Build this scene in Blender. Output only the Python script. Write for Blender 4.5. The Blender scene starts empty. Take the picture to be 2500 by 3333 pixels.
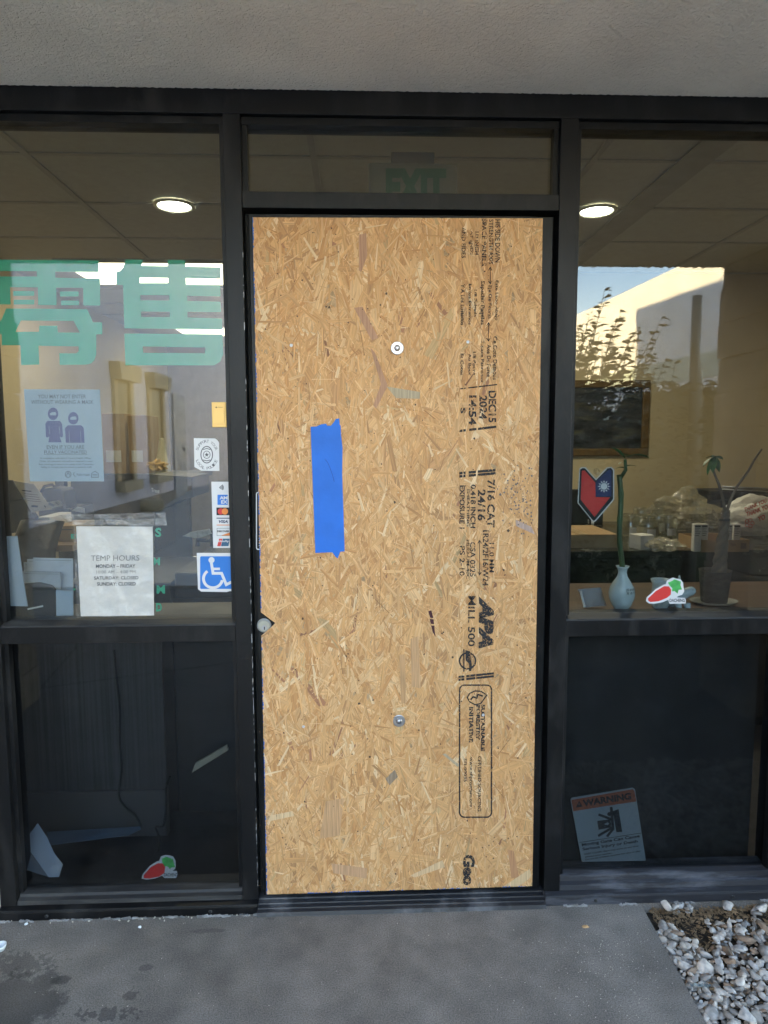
import bpy, bmesh, math, random
import numpy as np
from mathutils import Vector, Matrix, noise
random.seed(7); rng = np.random.default_rng(7)
S = bpy.context.scene; COL = S.collection
R = math.radians

# ---------------------------------------------------------------- camera, sky, sun, exposure
CX, CD, CH, YAW, PITCH, ROLL, F = -0.1353, 2.0991, 1.528, 0.0372, 0.1039, -0.0029, 2222.0
cam = bpy.data.cameras.new("camera"); camo = bpy.data.objects.new("camera", cam); COL.objects.link(camo)
_f = Vector((math.sin(YAW)*math.cos(PITCH), math.cos(YAW)*math.cos(PITCH), -math.sin(PITCH)))
_r = Vector((math.cos(YAW), -math.sin(YAW), 0)); _u = _r.cross(_f)
CR = math.cos(ROLL)*_r + math.sin(ROLL)*_u; CU = -math.sin(ROLL)*_r + math.cos(ROLL)*_u; CF = _f
CO = Vector((CX, -CD, CH))
camo.matrix_world = Matrix(((CR.x, CU.x, -CF.x, CO.x), (CR.y, CU.y, -CF.y, CO.y), (CR.z, CU.z, -CF.z, CO.z), (0, 0, 0, 1)))
cam.sensor_fit = 'VERTICAL'; cam.sensor_height = 36; cam.lens = 36*F/3333.0
cam.clip_start = 0.02; cam.clip_end = 2000
S.camera = camo

SUN_EL, SUN_AZ = 20.0, 266.0          # sun low in the west (-x), store faces -y
w = bpy.data.worlds.new("World"); S.world = w; w.use_nodes = True
wn = w.node_tree; bg = wn.nodes["Background"]
sky = wn.nodes.new("ShaderNodeTexSky"); sky.sky_type = 'NISHITA'; sky.sun_disc = False
sky.sun_elevation = R(SUN_EL); sky.sun_rotation = R(SUN_AZ)
sky.dust_density = .3; sky.air_density = 1.0; sky.ozone_density = 1.6
tint = wn.nodes.new("ShaderNodeMix"); tint.data_type = 'RGBA'; tint.blend_type = 'MULTIPLY'; tint.inputs[0].default_value = 1; tint.inputs[7].default_value = (1.13, 1.0, .885, 1)   # warm white balance put into the sky colour
wn.links.new(sky.outputs[0], tint.inputs[6]); wn.links.new(tint.outputs[2], bg.inputs[0]); bg.inputs[1].default_value = 0.15
sl = bpy.data.lights.new("sun", 'SUN'); sl.energy = 5.0; sl.angle = R(0.5); sl.color = (1.0, 0.80, 0.46)
so = bpy.data.objects.new("sun", sl); COL.objects.link(so)
sd = Vector((math.sin(R(SUN_AZ))*math.cos(R(SUN_EL)), math.cos(R(SUN_AZ))*math.cos(R(SUN_EL)), math.sin(R(SUN_EL))))
so.rotation_euler = sd.to_track_quat('Z', 'Y').to_euler()
vs = S.view_settings; vs.view_transform = 'Standard'; vs.look = 'None'; vs.gamma = 1.0; vs.exposure = 3.74
S.render.engine = 'CYCLES'; S.cycles.use_denoising = True; S.cycles.max_bounces = 10
S.cycles.transparent_max_bounces = 24; S.cycles.sample_clamp_indirect = 6.0

# ---------------------------------------------------------------- helpers
def ray(px, py): return CF + CR*((px-1250)/F) - CU*((py-1666.5)/F)
def U(px, py, y=0.0):
    d = ray(px, py); t = (y-CO.y)/d.y; return CO + d*t
def G(px, py, z=0.0):
    d = ray(px, py); t = (z-CO.z)/d.z; return CO + d*t
def crop(x0, y0, s): return lambda a, b: (x0+a/s, y0+b/s)

def link(o): COL.objects.link(o); return o
def tag(o, label=None, cat=None, group=None, kind=None):
    if label: o['label'] = label
    if cat: o['category'] = cat
    if group: o['group'] = group
    if kind: o['kind'] = kind
    return o
def thing(name, label, cat, loc=(0, 0, 0), group=None, rz=0):
    o = link(bpy.data.objects.new(name, None)); o.location = loc; o.rotation_euler = (0, 0, rz); o.empty_display_size = 0.05
    return tag(o, label, cat, group)

class MB:
    """collects geometry in world space; done() links it as ONE mesh object"""
    def __init__(s): s.v = []; s.f = []; s.m = []; s.mi = 0
    def raw(s, vs, fs):
        b = len(s.v); s.v += [tuple(v) for v in vs]; s.f += [tuple(i+b for i in f) for f in fs]; s.m += [s.mi]*len(fs); return s
    def box(s, x0, x1, y0, y1, z0, z1):
        v = [(x, y, z) for x in (x0, x1) for y in (y0, y1) for z in (z0, z1)]
        return s.raw(v, [(0, 1, 3, 2), (4, 6, 7, 5), (0, 4, 5, 1), (2, 3, 7, 6), (0, 2, 6, 4), (1, 5, 7, 3)])
    def obox(s, c, size, rot=(0, 0, 0), taper=1.0):
        from mathutils import Euler
        M = Euler(rot).to_matrix(); c = Vector(c); hx, hy, hz = [a/2 for a in size]; vs = []
        for x in (-hx, hx):
            for y in (-hy, hy):
                for z in (-hz, hz):
                    k = taper if z > 0 else 1; vs.append(c + M @ Vector((x*k, y*k, z)))
        return s.raw(vs, [(0, 1, 3, 2), (4, 6, 7, 5), (0, 4, 5, 1), (2, 3, 7, 6), (0, 2, 6, 4), (1, 5, 7, 3)])
    def prism(s, pts, d):
        """pts: planar 3D polygon, extruded by vector d"""
        n = len(pts); d = Vector(d); a = [Vector(p) for p in pts]; b = [p+d for p in a]
        return s.raw(a+b, [tuple(range(n))[::-1], tuple(range(n, 2*n))] + [(i, (i+1) % n, n+(i+1) % n, n+i) for i in range(n)])
    def profile(s, yz, x0, x1): return s.prism([(x0, y, z) for y, z in yz], (x1-x0, 0, 0))
    def tube(s, path, rad, n=10, cap=True):
        P = [Vector(p) for p in path]; rs = rad if isinstance(rad, (list, tuple)) else [rad]*len(P)
        vs = []; fs = []; up = Vector((0.13, 0.31, 0.94))
        for i, p in enumerate(P):
            t = (P[min(i+1, len(P)-1)] - P[max(i-1, 0)]).normalized()
            a = t.cross(up)
            if a.length < 0.05: a = t.cross(Vector((1, 0, 0)))
            a.normalize(); b = t.cross(a)
            for k in range(n):
                q = 2*math.pi*k/n; vs.append(p + (a*math.cos(q)+b*math.sin(q))*rs[i])
        for i in range(len(P)-1):
            for k in range(n):
                fs.append((i*n+k, i*n+(k+1) % n, (i+1)*n+(k+1) % n, (i+1)*n+k))
        if cap: fs += [tuple(range(n))[::-1], tuple(range((len(P)-1)*n, len(P)*n))]
        return s.raw(vs, fs)
    def lathe(s, prof, c, n=28, axis='z', sx=1, sy=1):
        vs = []; fs = []; c = Vector(c)
        for r, h in prof:
            for k in range(n):
                q = 2*math.pi*k/n; a, b = r*math.cos(q)*sx, r*math.sin(q)*sy
                vs.append(c + (Vector((a, b, h)) if axis == 'z' else Vector((a, -h, b)) if axis == 'y' else Vector((h, a, b))))
        for i in range(len(prof)-1):
            for k in range(n): fs.append((i*n+k, i*n+(k+1) % n, (i+1)*n+(k+1) % n, (i+1)*n+k))
        return s.raw(vs, fs)
    def blob(s, c, size, amp=0.15, freq=2.0, sub=3, seed=0, rot=(0, 0, 0)):
        from mathutils import Euler
        bm = bmesh.new(); bmesh.ops.create_icosphere(bm, subdivisions=sub, radius=1); M = Euler(rot).to_matrix()
        o = Vector((seed*7.13, seed*3.7, seed*1.9)); vs = []
        for v in bm.verts:
            k = 1+amp*noise.noise(v.co*freq+o)+amp*.5*noise.noise(v.co*freq*2.3+o)
            vs.append(Vector(c) + M @ Vector((v.co.x*k*size[0], v.co.y*k*size[1], v.co.z*k*size[2])))
        s.raw(vs, [tuple(v.index for v in f.verts) for f in bm.faces]); bm.free(); return s
    def mesh2d(s, data, P0, P1, P2, dy=0):
        """text/curve data normalised to its box, mapped to the parallelogram P0 (bottom left) P1 (bottom right) P2 (top left)"""
        vs, fs = data; xs = [v[0] for v in vs]; ys = [v[1] for v in vs]
        x0, x1, y0, y1 = min(xs), max(xs), min(ys), max(ys); a = P1-P0; b = P2-P0
        return s.raw([P0 + a*((v[0]-x0)/(x1-x0)) + b*((v[1]-y0)/(y1-y0)) + Vector((0, dy, 0)) for v in vs], fs)
    def done(s, name, mat, parent=None, smooth=False, bevel=0):
        me = bpy.data.meshes.new(name); me.from_pydata(s.v, [], s.f)
        ms = mat if isinstance(mat, (list, tuple)) else [mat]
        for m in ms: me.materials.append(m)
        if len(ms) > 1: me.polygons.foreach_set("material_index", s.m)
        me.validate(); 
        bm = bmesh.new(); bm.from_mesh(me); bmesh.ops.recalc_face_normals(bm, faces=bm.faces); bm.to_mesh(me); bm.free()
        if smooth: me.polygons.foreach_set("use_smooth", [True]*len(me.polygons))
        o = link(bpy.data.objects.new(name, me))
        if bevel:
            md = o.modifiers.new("bevel", 'BEVEL'); md.width = bevel; md.segments = 2; md.limit_method = 'ANGLE'
        if parent:
            o.parent = parent
            M = Matrix.Identity(4); p = parent; chain = []
            while p: chain.append(p); p = p.parent
            for q in reversed(chain): M = M @ Matrix.LocRotScale(q.location, q.rotation_euler, q.scale)
            o.matrix_parent_inverse = Matrix.Identity(4); o.matrix_basis = M.inverted()
        return o

_tc = {}
def textdata(body, shear=0, bold=0, spacing=1.0):
    k = (body, shear, bold, spacing)
    if k in _tc: return _tc[k]
    c = bpy.data.curves.new("t", 'FONT'); c.body = body; c.size = 1; c.shear = shear; c.offset = bold; c.space_character = spacing
    c.resolution_u = 3; o = bpy.data.objects.new("t", c); COL.objects.link(o); bpy.context.view_layer.update()
    dg = bpy.context.evaluated_depsgraph_get(); me = bpy.data.meshes.new_from_object(o.evaluated_get(dg))
    d = ([tuple(v.co) for v in me.vertices], [tuple(p.vertices) for p in me.polygons])
    bpy.data.objects.remove(o); bpy.data.curves.remove(c); bpy.data.meshes.remove(me)
    _tc[k] = d; return d
def filldata(loops, ext=0.0):
    c = bpy.data.curves.new("f", 'CURVE'); c.dimensions = '2D'; c.fill_mode = 'BOTH'; c.extrude = ext
    for L in loops:
        sp = c.splines.new('POLY'); sp.points.add(len(L)-1); sp.use_cyclic_u = True
        for p, q in zip(sp.points, L): p.co = (q[0], q[1], 0, 1)
    o = bpy.data.objects.new("f", c); COL.objects.link(o); bpy.context.view_layer.update()
    dg = bpy.context.evaluated_depsgraph_get(); me = bpy.data.meshes.new_from_object(o.evaluated_get(dg))
    d = ([tuple(v.co) for v in me.vertices], [tuple(p.vertices) for p in me.polygons])
    bpy.data.objects.remove(o); bpy.data.curves.remove(c); bpy.data.meshes.remove(me)
    return d
def fill(mb, loops, y, th=0.0004):
    """loops of photo points -> flat cut-out of thickness th lying on the plane y"""
    L = [[(lambda p: (p.x, p.z))(U(a, b, y)) for a, b in loop] for loop in loops]
    vs, fs = filldata(L, th/2)
    return mb.raw([(v[0], y-v[2], v[1]) for v in vs], fs)
def ptext(mb, body, BL, BR, TL, y, **k):
    return mb.mesh2d(textdata(body, **k), U(*BL, y), U(*BR, y), U(*TL, y))
def htext(mb, body, x0, x1, yt, yb, y, slope=0, **k):
    return ptext(mb, body, (x0, yb), (x1, yb+slope*(x1-x0)), (x0, yt), y, **k)
def vtext(mb, body, xl, xr, y0, y1, y, **k):    # reads downwards, tops of the letters to the right
    return ptext(mb, body, (xl, y0), (xl-(y1-y0)*.006, y1), (xr, y0), y, **k)
def stroke(pts, wd, closed=False):
    P = [Vector((a, b)) for a, b in pts]; n = len(P); L = []; Rr = []
    for i, p in enumerate(P):
        a = P[i-1] if (i > 0 or closed) else None; b = P[(i+1) % n] if (i < n-1 or closed) else None
        d1 = (p-a).normalized() if a is not None else None; d2 = (b-p).normalized() if b is not None else None
        d1 = d1 or d2; d2 = d2 or d1
        n1 = Vector((-d1.y, d1.x)); n2 = Vector((-d2.y, d2.x)); m = (n1+n2)
        m = m.normalized() if m.length > 1e-4 else n1
        k = wd/2/max(.4, m.dot(n1)); L.append(tuple(p+m*k)); Rr.append(tuple(p-m*k))
    return [L, Rr[::-1]] if closed else [L+Rr[::-1]]
def circ(cx, cy, r, n=24, ry=None, a0=0, a1=360):
    ry = ry or r; m = n if a1-a0 < 360 else n-1
    return [(cx+r*math.cos(R(a0+(a1-a0)*i/m*(1 if a1-a0 < 360 else (n-1)/n))), cy+ry*math.sin(R(a0+(a1-a0)*i/m*(1 if a1-a0 < 360 else (n-1)/n)))) for i in range(n)]
def rrect(x0, y0, x1, y1, r, n=5):
    o = []
    for cx, cy, a in ((x1-r, y0+r, -90), (x1-r, y1-r, 0), (x0+r, y1-r, 90), (x0+r, y0+r, 180)):
        o += [(cx+r*math.cos(R(a+90*i/n)), cy+r*math.sin(R(a+90*i/n))) for i in range(n+1)]
    return o
def arctext(mb, s, cx, cy, r, ry, a0, a1, h, y, inward=False, wch=None):
    n = len(s)
    for i, ch in enumerate(s):
        if ch == ' ': continue
        a = R(a0+(a1-a0)*i/(n-1)); c, sn = math.cos(a), math.sin(a)
        p = Vector((cx+r*c, cy+ry*sn)); t = Vector((-sn, c)); 
        if a1 < a0: t = -t
        up = Vector((c, sn)) if not inward else -Vector((c, sn)); wd = (wch or h*.8)
        bl = p - t*wd/2 - up*h/2; br = p + t*wd/2 - up*h/2; tl = bl + up*h
        ptext(mb, ch, tuple(bl), tuple(br), tuple(tl), y)

# ---------------------------------------------------------------- materials
def mat(name, col, rough=0.6, metal=0.0, var=0.12, scale=8.0, bump=0.0, bscale=60.0, spec=0.5, dust=None, stretch=None, emit=0, sheen=0):
    m = bpy.data.materials.new(name); m.use_nodes = True; nt = m.node_tree; b = nt.nodes["Principled BSDF"]; N = nt.nodes.new; Lk = nt.links.new
    b.inputs["Roughness"].default_value = rough; b.inputs["Metallic"].default_value = metal; b.inputs["Specular IOR Level"].default_value = spec
    tc = N("ShaderNodeTexCoord"); src = tc.outputs["Object"]
    if stretch:
        mp = N("ShaderNodeMapping"); mp.inputs["Scale"].default_value = stretch; Lk(src, mp.inputs[0]); src = mp.outputs[0]
    c1 = tuple(min(1, a*(1+var)) for a in col)+(1,); c0 = tuple(a*(1-var) for a in col)+(1,)
    nz = N("ShaderNodeTexNoise"); nz.inputs["Scale"].default_value = scale; nz.inputs["Detail"].default_value = 5; Lk(src, nz.inputs["Vector"])
    rp = N("ShaderNodeValToRGB"); rp.color_ramp.elements[0].position = .3; rp.color_ramp.elements[1].position = .7
    rp.color_ramp.elements[0].color = c0; rp.color_ramp.elements[1].color = c1; Lk(nz.outputs["Fac"], rp.inputs[0]); out = rp.outputs[0]
    if dust:      # (colour, noise scale, low, high) irregular settled grime
        dn = N("ShaderNodeTexNoise"); dn.inputs["Scale"].default_value = dust[1]; dn.inputs["Detail"].default_value = 8; dn.inputs["Roughness"].default_value = .65; Lk(src, dn.inputs["Vector"])
        mr = N("ShaderNodeMapRange"); mr.inputs[1].default_value = dust[2]; mr.inputs[2].default_value = dust[3]; Lk(dn.outputs["Fac"], mr.inputs[0])
        mx = N("ShaderNodeMix"); mx.data_type = 'RGBA'; Lk(mr.outputs[0], mx.inputs[0]); Lk(out, mx.inputs[6]); mx.inputs[7].default_value = tuple(dust[0])+(1,); out = mx.outputs[2]
        rr = N("ShaderNodeMapRange"); rr.inputs[3].default_value = rough; rr.inputs[4].default_value = .85; Lk(mr.outputs[0], rr.inputs[0]); Lk(rr.outputs[0], b.inputs["Roughness"])
    Lk(out, b.inputs["Base Color"])
    if bump:
        bn = N("ShaderNodeTexNoise"); bn.inputs["Scale"].default_value = bscale; bn.inputs["Detail"].default_value = 4; Lk(src, bn.inputs["Vector"])
        bp = N("ShaderNodeBump"); bp.inputs["Strength"].default_value = 1; bp.inputs["Distance"].default_value = bump; Lk(bn.outputs["Fac"], bp.inputs["Height"]); Lk(bp.outputs[0], b.inputs["Normal"])
    if emit:
        b.inputs["Emission Color"].default_value = tuple(col)+(1,); b.inputs["Emission Strength"].default_value = emit
    return m
def glassmat(name, tint, refl, rough=0.0, tr_noise=None, dirt=None):
    m = bpy.data.materials.new(name); m.use_nodes = True; nt = m.node_tree; N = nt.nodes.new; Lk = nt.links.new
    nt.nodes.remove(nt.nodes["Principled BSDF"]); out = nt.nodes["Material Output"]
    tr = N("ShaderNodeBsdfTransparent"); tr.inputs[0].default_value = tuple(tint)+(1,)
    gl = N("ShaderNodeBsdfGlossy"); gl.inputs["Roughness"].default_value = rough; gl.inputs[0].default_value = (1, 1, 1, 1)
    lw = N("ShaderNodeLayerWeight"); lw.inputs[0].default_value = .5
    pw = N("ShaderNodeMath"); pw.operation = 'POWER'; pw.inputs[1].default_value = 4.0; Lk(lw.outputs["Facing"], pw.inputs[0])
    mr = N("ShaderNodeMapRange"); mr.inputs[3].default_value = refl; mr.inputs[4].default_value = min(1, refl*8); Lk(pw.outputs[0], mr.inputs[0])
    mx = N("ShaderNodeMixShader"); Lk(mr.outputs[0], mx.inputs[0]); Lk(tr.outputs[0], mx.inputs[1]); Lk(gl.outputs[0], mx.inputs[2]); fin = mx.outputs[0]
    tc = N("ShaderNodeTexCoord")
    if tr_noise:   # crumpled film: creases catch the light
        bn = N("ShaderNodeTexNoise"); bn.inputs["Scale"].default_value = tr_noise; bn.inputs["Detail"].default_value = 5; Lk(tc.outputs["Object"], bn.inputs["Vector"])
        bp = N("ShaderNodeBump"); bp.inputs["Distance"].default_value = .02; Lk(bn.outputs["Fac"], bp.inputs["Height"]); Lk(bp.outputs[0], gl.inputs["Normal"])
    if dirt:       # (colour, amount, scale) dust film lying on the pane
        df = N("ShaderNodeBsdfDiffuse"); df.inputs[0].default_value = tuple(dirt[0])+(1,)
        n1 = N("ShaderNodeTexNoise"); n1.inputs["Scale"].default_value = dirt[2]; n1.inputs["Detail"].default_value = 9; n1.inputs["Roughness"].default_value = .7; Lk(tc.outputs["Object"], n1.inputs["Vector"])
        m1 = N("ShaderNodeMapRange"); m1.inputs[1].default_value = .42; m1.inputs[2].default_value = .8; m1.inputs[3].default_value = dirt[1]*.25; m1.inputs[4].default_value = dirt[1]; Lk(n1.outputs["Fac"], m1.inputs[0])
        n2 = N("ShaderNodeTexVoronoi"); n2.inputs["Scale"].default_value = 55; Lk(tc.outputs["Object"], n2.inputs["Vector"])
        m2 = N("ShaderNodeMapRange"); m2.inputs[1].default_value = .05; m2.inputs[2].default_value = .02; m2.inputs[3].default_value = 0; m2.inputs[4].default_value = .35; Lk(n2.outputs["Distance"], m2.inputs[0])
        ad = N("ShaderNodeMath"); ad.operation = 'MAXIMUM'; Lk(m1.outputs[0], ad.inputs[0]); Lk(m2.outputs[0], ad.inputs[1])
        m3 = N("ShaderNodeMixShader"); Lk(ad.outputs[0], m3.inputs[0]); Lk(fin, m3.inputs[1]); Lk(df.outputs[0], m3.inputs[2]); fin = m3.outputs[0]
    Lk(fin, out.inputs[0]); return m
def emitmat(name, col, st):
    m = bpy.data.materials.new(name); m.use_nodes = True; nt = m.node_tree; nt.nodes.remove(nt.nodes["Principled BSDF"])
    e = nt.nodes.new("ShaderNodeEmission"); e.inputs[0].default_value = tuple(col)+(1,); e.inputs[1].default_value = st
    nt.links.new(e.outputs[0], nt.nodes["Material Output"].inputs[0]); return m
def inkmat(name, col, lo=.38, hi=.5, scale=160):
    m = bpy.data.materials.new(name); m.use_nodes = True; nt = m.node_tree; N = nt.nodes.new; Lk = nt.links.new; b = nt.nodes["Principled BSDF"]
    b.inputs["Base Color"].default_value = tuple(col)+(1,); b.inputs["Roughness"].default_value = .8
    tc = N("ShaderNodeTexCoord"); nz = N("ShaderNodeTexNoise"); nz.inputs["Scale"].default_value = scale; nz.inputs["Detail"].default_value = 4; Lk(tc.outputs["Object"], nz.inputs["Vector"])
    mr = N("ShaderNodeMapRange"); mr.inputs[1].default_value = lo; mr.inputs[2].default_value = hi; Lk(nz.outputs["Fac"], mr.inputs[0]); Lk(mr.outputs[0], b.inputs["Alpha"]); return m

M = {}
M['frame'] = mat("dark anodised aluminium", (.0055, .0057, .0065), .40, 0, .25, 6, spec=.26, dust=((.034, .032, .030), 9, .50, .85), bump=.0003, bscale=220, stretch=(1, 1, .35))
M['frame_dusty'] = mat("dusty anodised sill", (.014, .014, .015), .6, 0, .3, 5, dust=((.08, .078, .072), 7, .45, .85), stretch=(.6, 4, 4))
M['sill_white'] = mat("sill with mineral deposits", (.018, .019, .024), .6, 0, .3, 4, dust=((.17, .18, .21), 6, .48, .85), stretch=(.8, 5, 5))
M['black'] = mat("black plastic", (.012, .012, .013), .5, 0, .2)
M['gasket'] = mat("black rubber gasket", (.006, .006, .006), .7)
M['white'] = mat("white vinyl", (.66, .66, .66), .45, 0, .03)
M['paper'] = mat("white paper", (.60, .59, .57), .8, 0, .04, 5, bump=.0004, bscale=30)
M['ink'] = mat("grey print", (.10, .10, .11), .8, 0, .05)
M['inkblack'] = mat("black print", (.015, .015, .018), .7, 0, .05)
M['inkblue'] = mat("navy print", (.035, .045, .20), .8, 0, .05)
M['green'] = mat("green window vinyl", (.045, .50, .29), .5, 0, .05, 3)
M['stucco'] = None

def stuccomat(name, col, bd=.010, sc=78):
    m = mat(name, col, .9, 0, .10, 3.0, spec=.2); nt = m.node_tree; N = nt.nodes.new; Lk = nt.links.new; b = nt.nodes["Principled BSDF"]
    tc = N("ShaderNodeTexCoord"); n1 = N("ShaderNodeTexNoise"); n1.inputs["Scale"].default_value = sc; n1.inputs["Detail"].default_value = 3; n1.inputs["Roughness"].default_value = .6; n1.inputs["Distortion"].default_value = .8
    Lk(tc.outputs["Object"], n1.inputs["Vector"]); bp = N("ShaderNodeBump"); bp.inputs["Distance"].default_value = bd; Lk(n1.outputs["Fac"], bp.inputs["Height"]); Lk(bp.outputs[0], b.inputs["Normal"]); return m
M['stucco'] = stuccomat("grey brown stucco", (.84, .765, .665))
M['whitewall'] = stuccomat("off white stucco", (.62, .59, .54), .002, 40); M['leftwall'] = stuccomat("pale lilac grey stucco", (.72, .68, .70), .002, 40)
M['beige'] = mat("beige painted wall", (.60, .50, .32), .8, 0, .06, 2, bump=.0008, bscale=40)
M['ceil'] = mat("ceiling tile", (.55, .53, .47), .9, 0, .06, 30, bump=.001, bscale=120)
M['tbar'] = mat("ceiling grid metal", (.42, .41, .37), .6)
M['floorin'] = mat("dark interior carpet", (.05, .048, .045), .9)
M['glass'] = glassmat("tinted window glass", (.80, .835, .84), .056, dirt=((.30, .29, .27), .018, 3.0))
M['dimglass'] = glassmat("smoky lower glass", (.68, .71, .73), .028, dirt=((.10, .10, .11), .03, 3.0)); M['darkglass'] = glassmat("dusty black filmed glass", (.70, .73, .75), .013, dirt=((.13, .125, .12), .05, 6))
M['clear'] = glassmat("clear jar glass", (.86, .88, .84), .17, dirt=((.5, .48, .4), .10, 20))
M['film'] = glassmat("crumpled clear plastic", (.90, .90, .88), .26, .08, 16, dirt=((.75, .70, .56), .55, 9))
M['tape'] = glassmat("clear packing tape", (.86, .87, .88), .10, .15, 30, dirt=((.5, .5, .5), .22, 14))
M['sleeve'] = glassmat("clear plastic sleeve", (.93, .93, .92), .06, .2, 18, dirt=((.5, .5, .47), .16, 10))
M['kraft'] = mat("brown cardboard", (.36, .24, .13), .85, 0, .08, 6)
M['wood'] = mat("brown wood shelf", (.085, .042, .022), .5, 0, .25, 6, stretch=(1, 6, 6))
M['steel'] = mat("zinc plated steel", (.42, .42, .44), .38, 1.0, .08, 40)
M['brass'] = mat("gold plate", (.62, .40, .13), .38, .35, .05)
M['celadon'] = mat("pale blue glazed ceramic", (.42, .50, .53), .18, 0, .08, 5)
M['leaf'] = mat("green leaf", (.035, .11, .03), .5, 0, .35, 12)
M['shrubleaf'] = mat("shrub leaf", (.022, .036, .016), .6, 0, .35, 3, spec=.25)
M['bark'] = mat("brown bark", (.11, .08, .055), .9, 0, .3, 30, bump=.003, bscale=80)
M['bamboo'] = mat("bamboo stalk", (.032, .075, .02), .4, 0, .2, 10)
M['red'] = mat("red print", (.62, .035, .03), .5, 0, .06)
M['orange'] = mat("orange print", (.20, .055, .022), .6, 0, .05)
M['paleblue'] = mat("dimmed white sign", (.19, .225, .24), .6, 0, .06, 4)  # dimming by the pane put into the sign board and orange colours
M['silver'] = mat("silver painted post", (.35, .36, .36), .5, .3)

# ================================================================ THE PLACE
YG = 0.050                      # centre plane of the glass
YO, YI = YG-.0036, YG+.0036     # just outside / just inside the panes
XL2, XL1, XR1, XR2 = -.5223, -.4715, .4691, .5223      # the two door mullions
XE = 1.245                      # inner edge of the end mullions
ZH, ZS = 2.4722, 2.540          # underside of header, soffit
ZM0, ZM1 = .9055, .9567         # middle rail
ZT0, ZT1 = 2.2106, 2.257        # transom bar

# ---- ground
gr = MB(); prof = [(-4.9, .028), (-12, .55), (-30, .6), (-900, .6)]
for i in range(len(prof)-1):
    (a, za), (b, zb) = prof[i], prof[i+1]; gr.raw([(-700, a, za), (700, a, za), (700, b, zb), (-700, b, zb)], [(0, 1, 2, 3)])
gr.raw([(-700, -4.9, .028), (700, -4.9, .028), (700, -4.9, -.2), (-700, -4.9, -.2)], [(0, 1, 2, 3)])
gr.raw([(-700, -4.9, -.2), (700, -4.9, -.2), (700, 900, -.2), (-700, 900, -.2)], [(0, 1, 2, 3)])
tag(gr.done("ground", mat("alley concrete", (.50, .48, .45), .9, 0, .15, 1.5, bump=.002)), kind="structure")

def concrete():
    m = mat("stained concrete walk", (.168, .152, .134), .88, 0, .16, 9, bump=.0016, bscale=70); nt = m.node_tree; N = nt.nodes.new; Lk = nt.links.new; b = nt.nodes["Principled BSDF"]
    cur = b.inputs["Base Color"].links[0].from_socket; tc = N("ShaderNodeTexCoord"); O = tc.outputs["Object"]
    f = N("ShaderNodeTexNoise"); f.inputs["Scale"].default_value = 260; f.inputs["Detail"].default_value = 2; Lk(O, f.inputs["Vector"])
    fr = N("ShaderNodeMapRange"); fr.inputs[1].default_value = .3; fr.inputs[2].default_value = .7; fr.inputs[3].default_value = .62; fr.inputs[4].default_value = 1.38; Lk(f.outputs["Fac"], fr.inputs[0])
    g = N("ShaderNodeTexNoise"); g.inputs["Scale"].default_value = 2.2; g.inputs["Detail"].default_value = 7; g.inputs["Roughness"].default_value = .6; Lk(O, g.inputs["Vector"])
    gm = N("ShaderNodeMapRange"); gm.inputs[1].default_value = .3; gm.inputs[2].default_value = .7; gm.inputs[3].default_value = .74; gm.inputs[4].default_value = 1.28; Lk(g.outputs["Fac"], gm.inputs[0])
    mm = N("ShaderNodeMath"); mm.operation = 'MULTIPLY'; Lk(fr.outputs[0], mm.inputs[0]); Lk(gm.outputs[0], mm.inputs[1])
    mx = N("ShaderNodeMix"); mx.data_type = 'RGBA'; mx.blend_type = 'MULTIPLY'; mx.inputs[0].default_value = 1; Lk(cur, mx.inputs[6]); Lk(mm.outputs[0], mx.inputs[7]); cur = mx.outputs[2]
    n = N("ShaderNodeTexNoise"); n.inputs["Scale"].default_value = 16; n.inputs["Detail"].default_value = 7; n.inputs["Roughness"].default_value = .7; Lk(O, n.inputs["Vector"])
    n2 = N("ShaderNodeTexNoise"); n2.inputs["Scale"].default_value = 55; n2.inputs["Detail"].default_value = 3; Lk(O, n2.inputs["Vector"])
    # (photo point, radius x, radius y, strength, ragged)
    for (px, py), rx, ry, st, rag in (((40, 3270), .15, .13, .62, .9), ((205, 3190), .035, .02, .6, 1.2), ((60, 3140), .10, .05, .4, 1.6), ((680, 3030), .06, .012, .35, 1.0), ((475, 3150), .022, .014, .4, .5),
                                      ((350, 3300), .08, .02, .55, 1.9), ((425, 3240), .02, .02, .5, 1.5), ((1500, 3120), .25, .1, .12, 1.2), ((880, 2985), .02, .016, .3, .8)):
        c = G(px, py); mp = N("ShaderNodeMapping"); mp.vector_type = 'POINT'
        mp.inputs["Location"].default_value = (-c.x/rx, -c.y/ry, 0); mp.inputs["Scale"].default_value = (1/rx, 1/ry, 0); Lk(O, mp.inputs[0])
        ln = N("ShaderNodeVectorMath"); ln.operation = 'LENGTH'; Lk(mp.outputs[0], ln.inputs[0])
        s1 = N("ShaderNodeMath"); s1.operation = 'MULTIPLY_ADD'; s1.inputs[1].default_value = rag*2.2; Lk((n if rag < 1.3 else n2).outputs["Fac"], s1.inputs[0]); Lk(ln.outputs["Value"], s1.inputs[2])
        r = N("ShaderNodeMapRange"); r.inputs[1].default_value = 1.0+rag*1.1; r.inputs[2].default_value = .75+rag*1.1; r.inputs[3].default_value = 0; r.inputs[4].default_value = st; Lk(s1.outputs[0], r.inputs[0])
        k = N("ShaderNodeMix"); k.data_type = 'RGBA'; Lk(r.outputs[0], k.inputs[0]); Lk(cur, k.inputs[6]); k.inputs[7].default_value = (.026, .025, .023, 1); cur = k.outputs[2]
    Lk(cur, b.inputs["Base Color"]); return m
e0, e1 = G(2085, 2940), G(2300, 3333); ed = e1-e0
eA = e0 + ed*((-.012-e0.y)/ed.y); eB = e0 + ed*((-1.62-e0.y)/ed.y)
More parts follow.
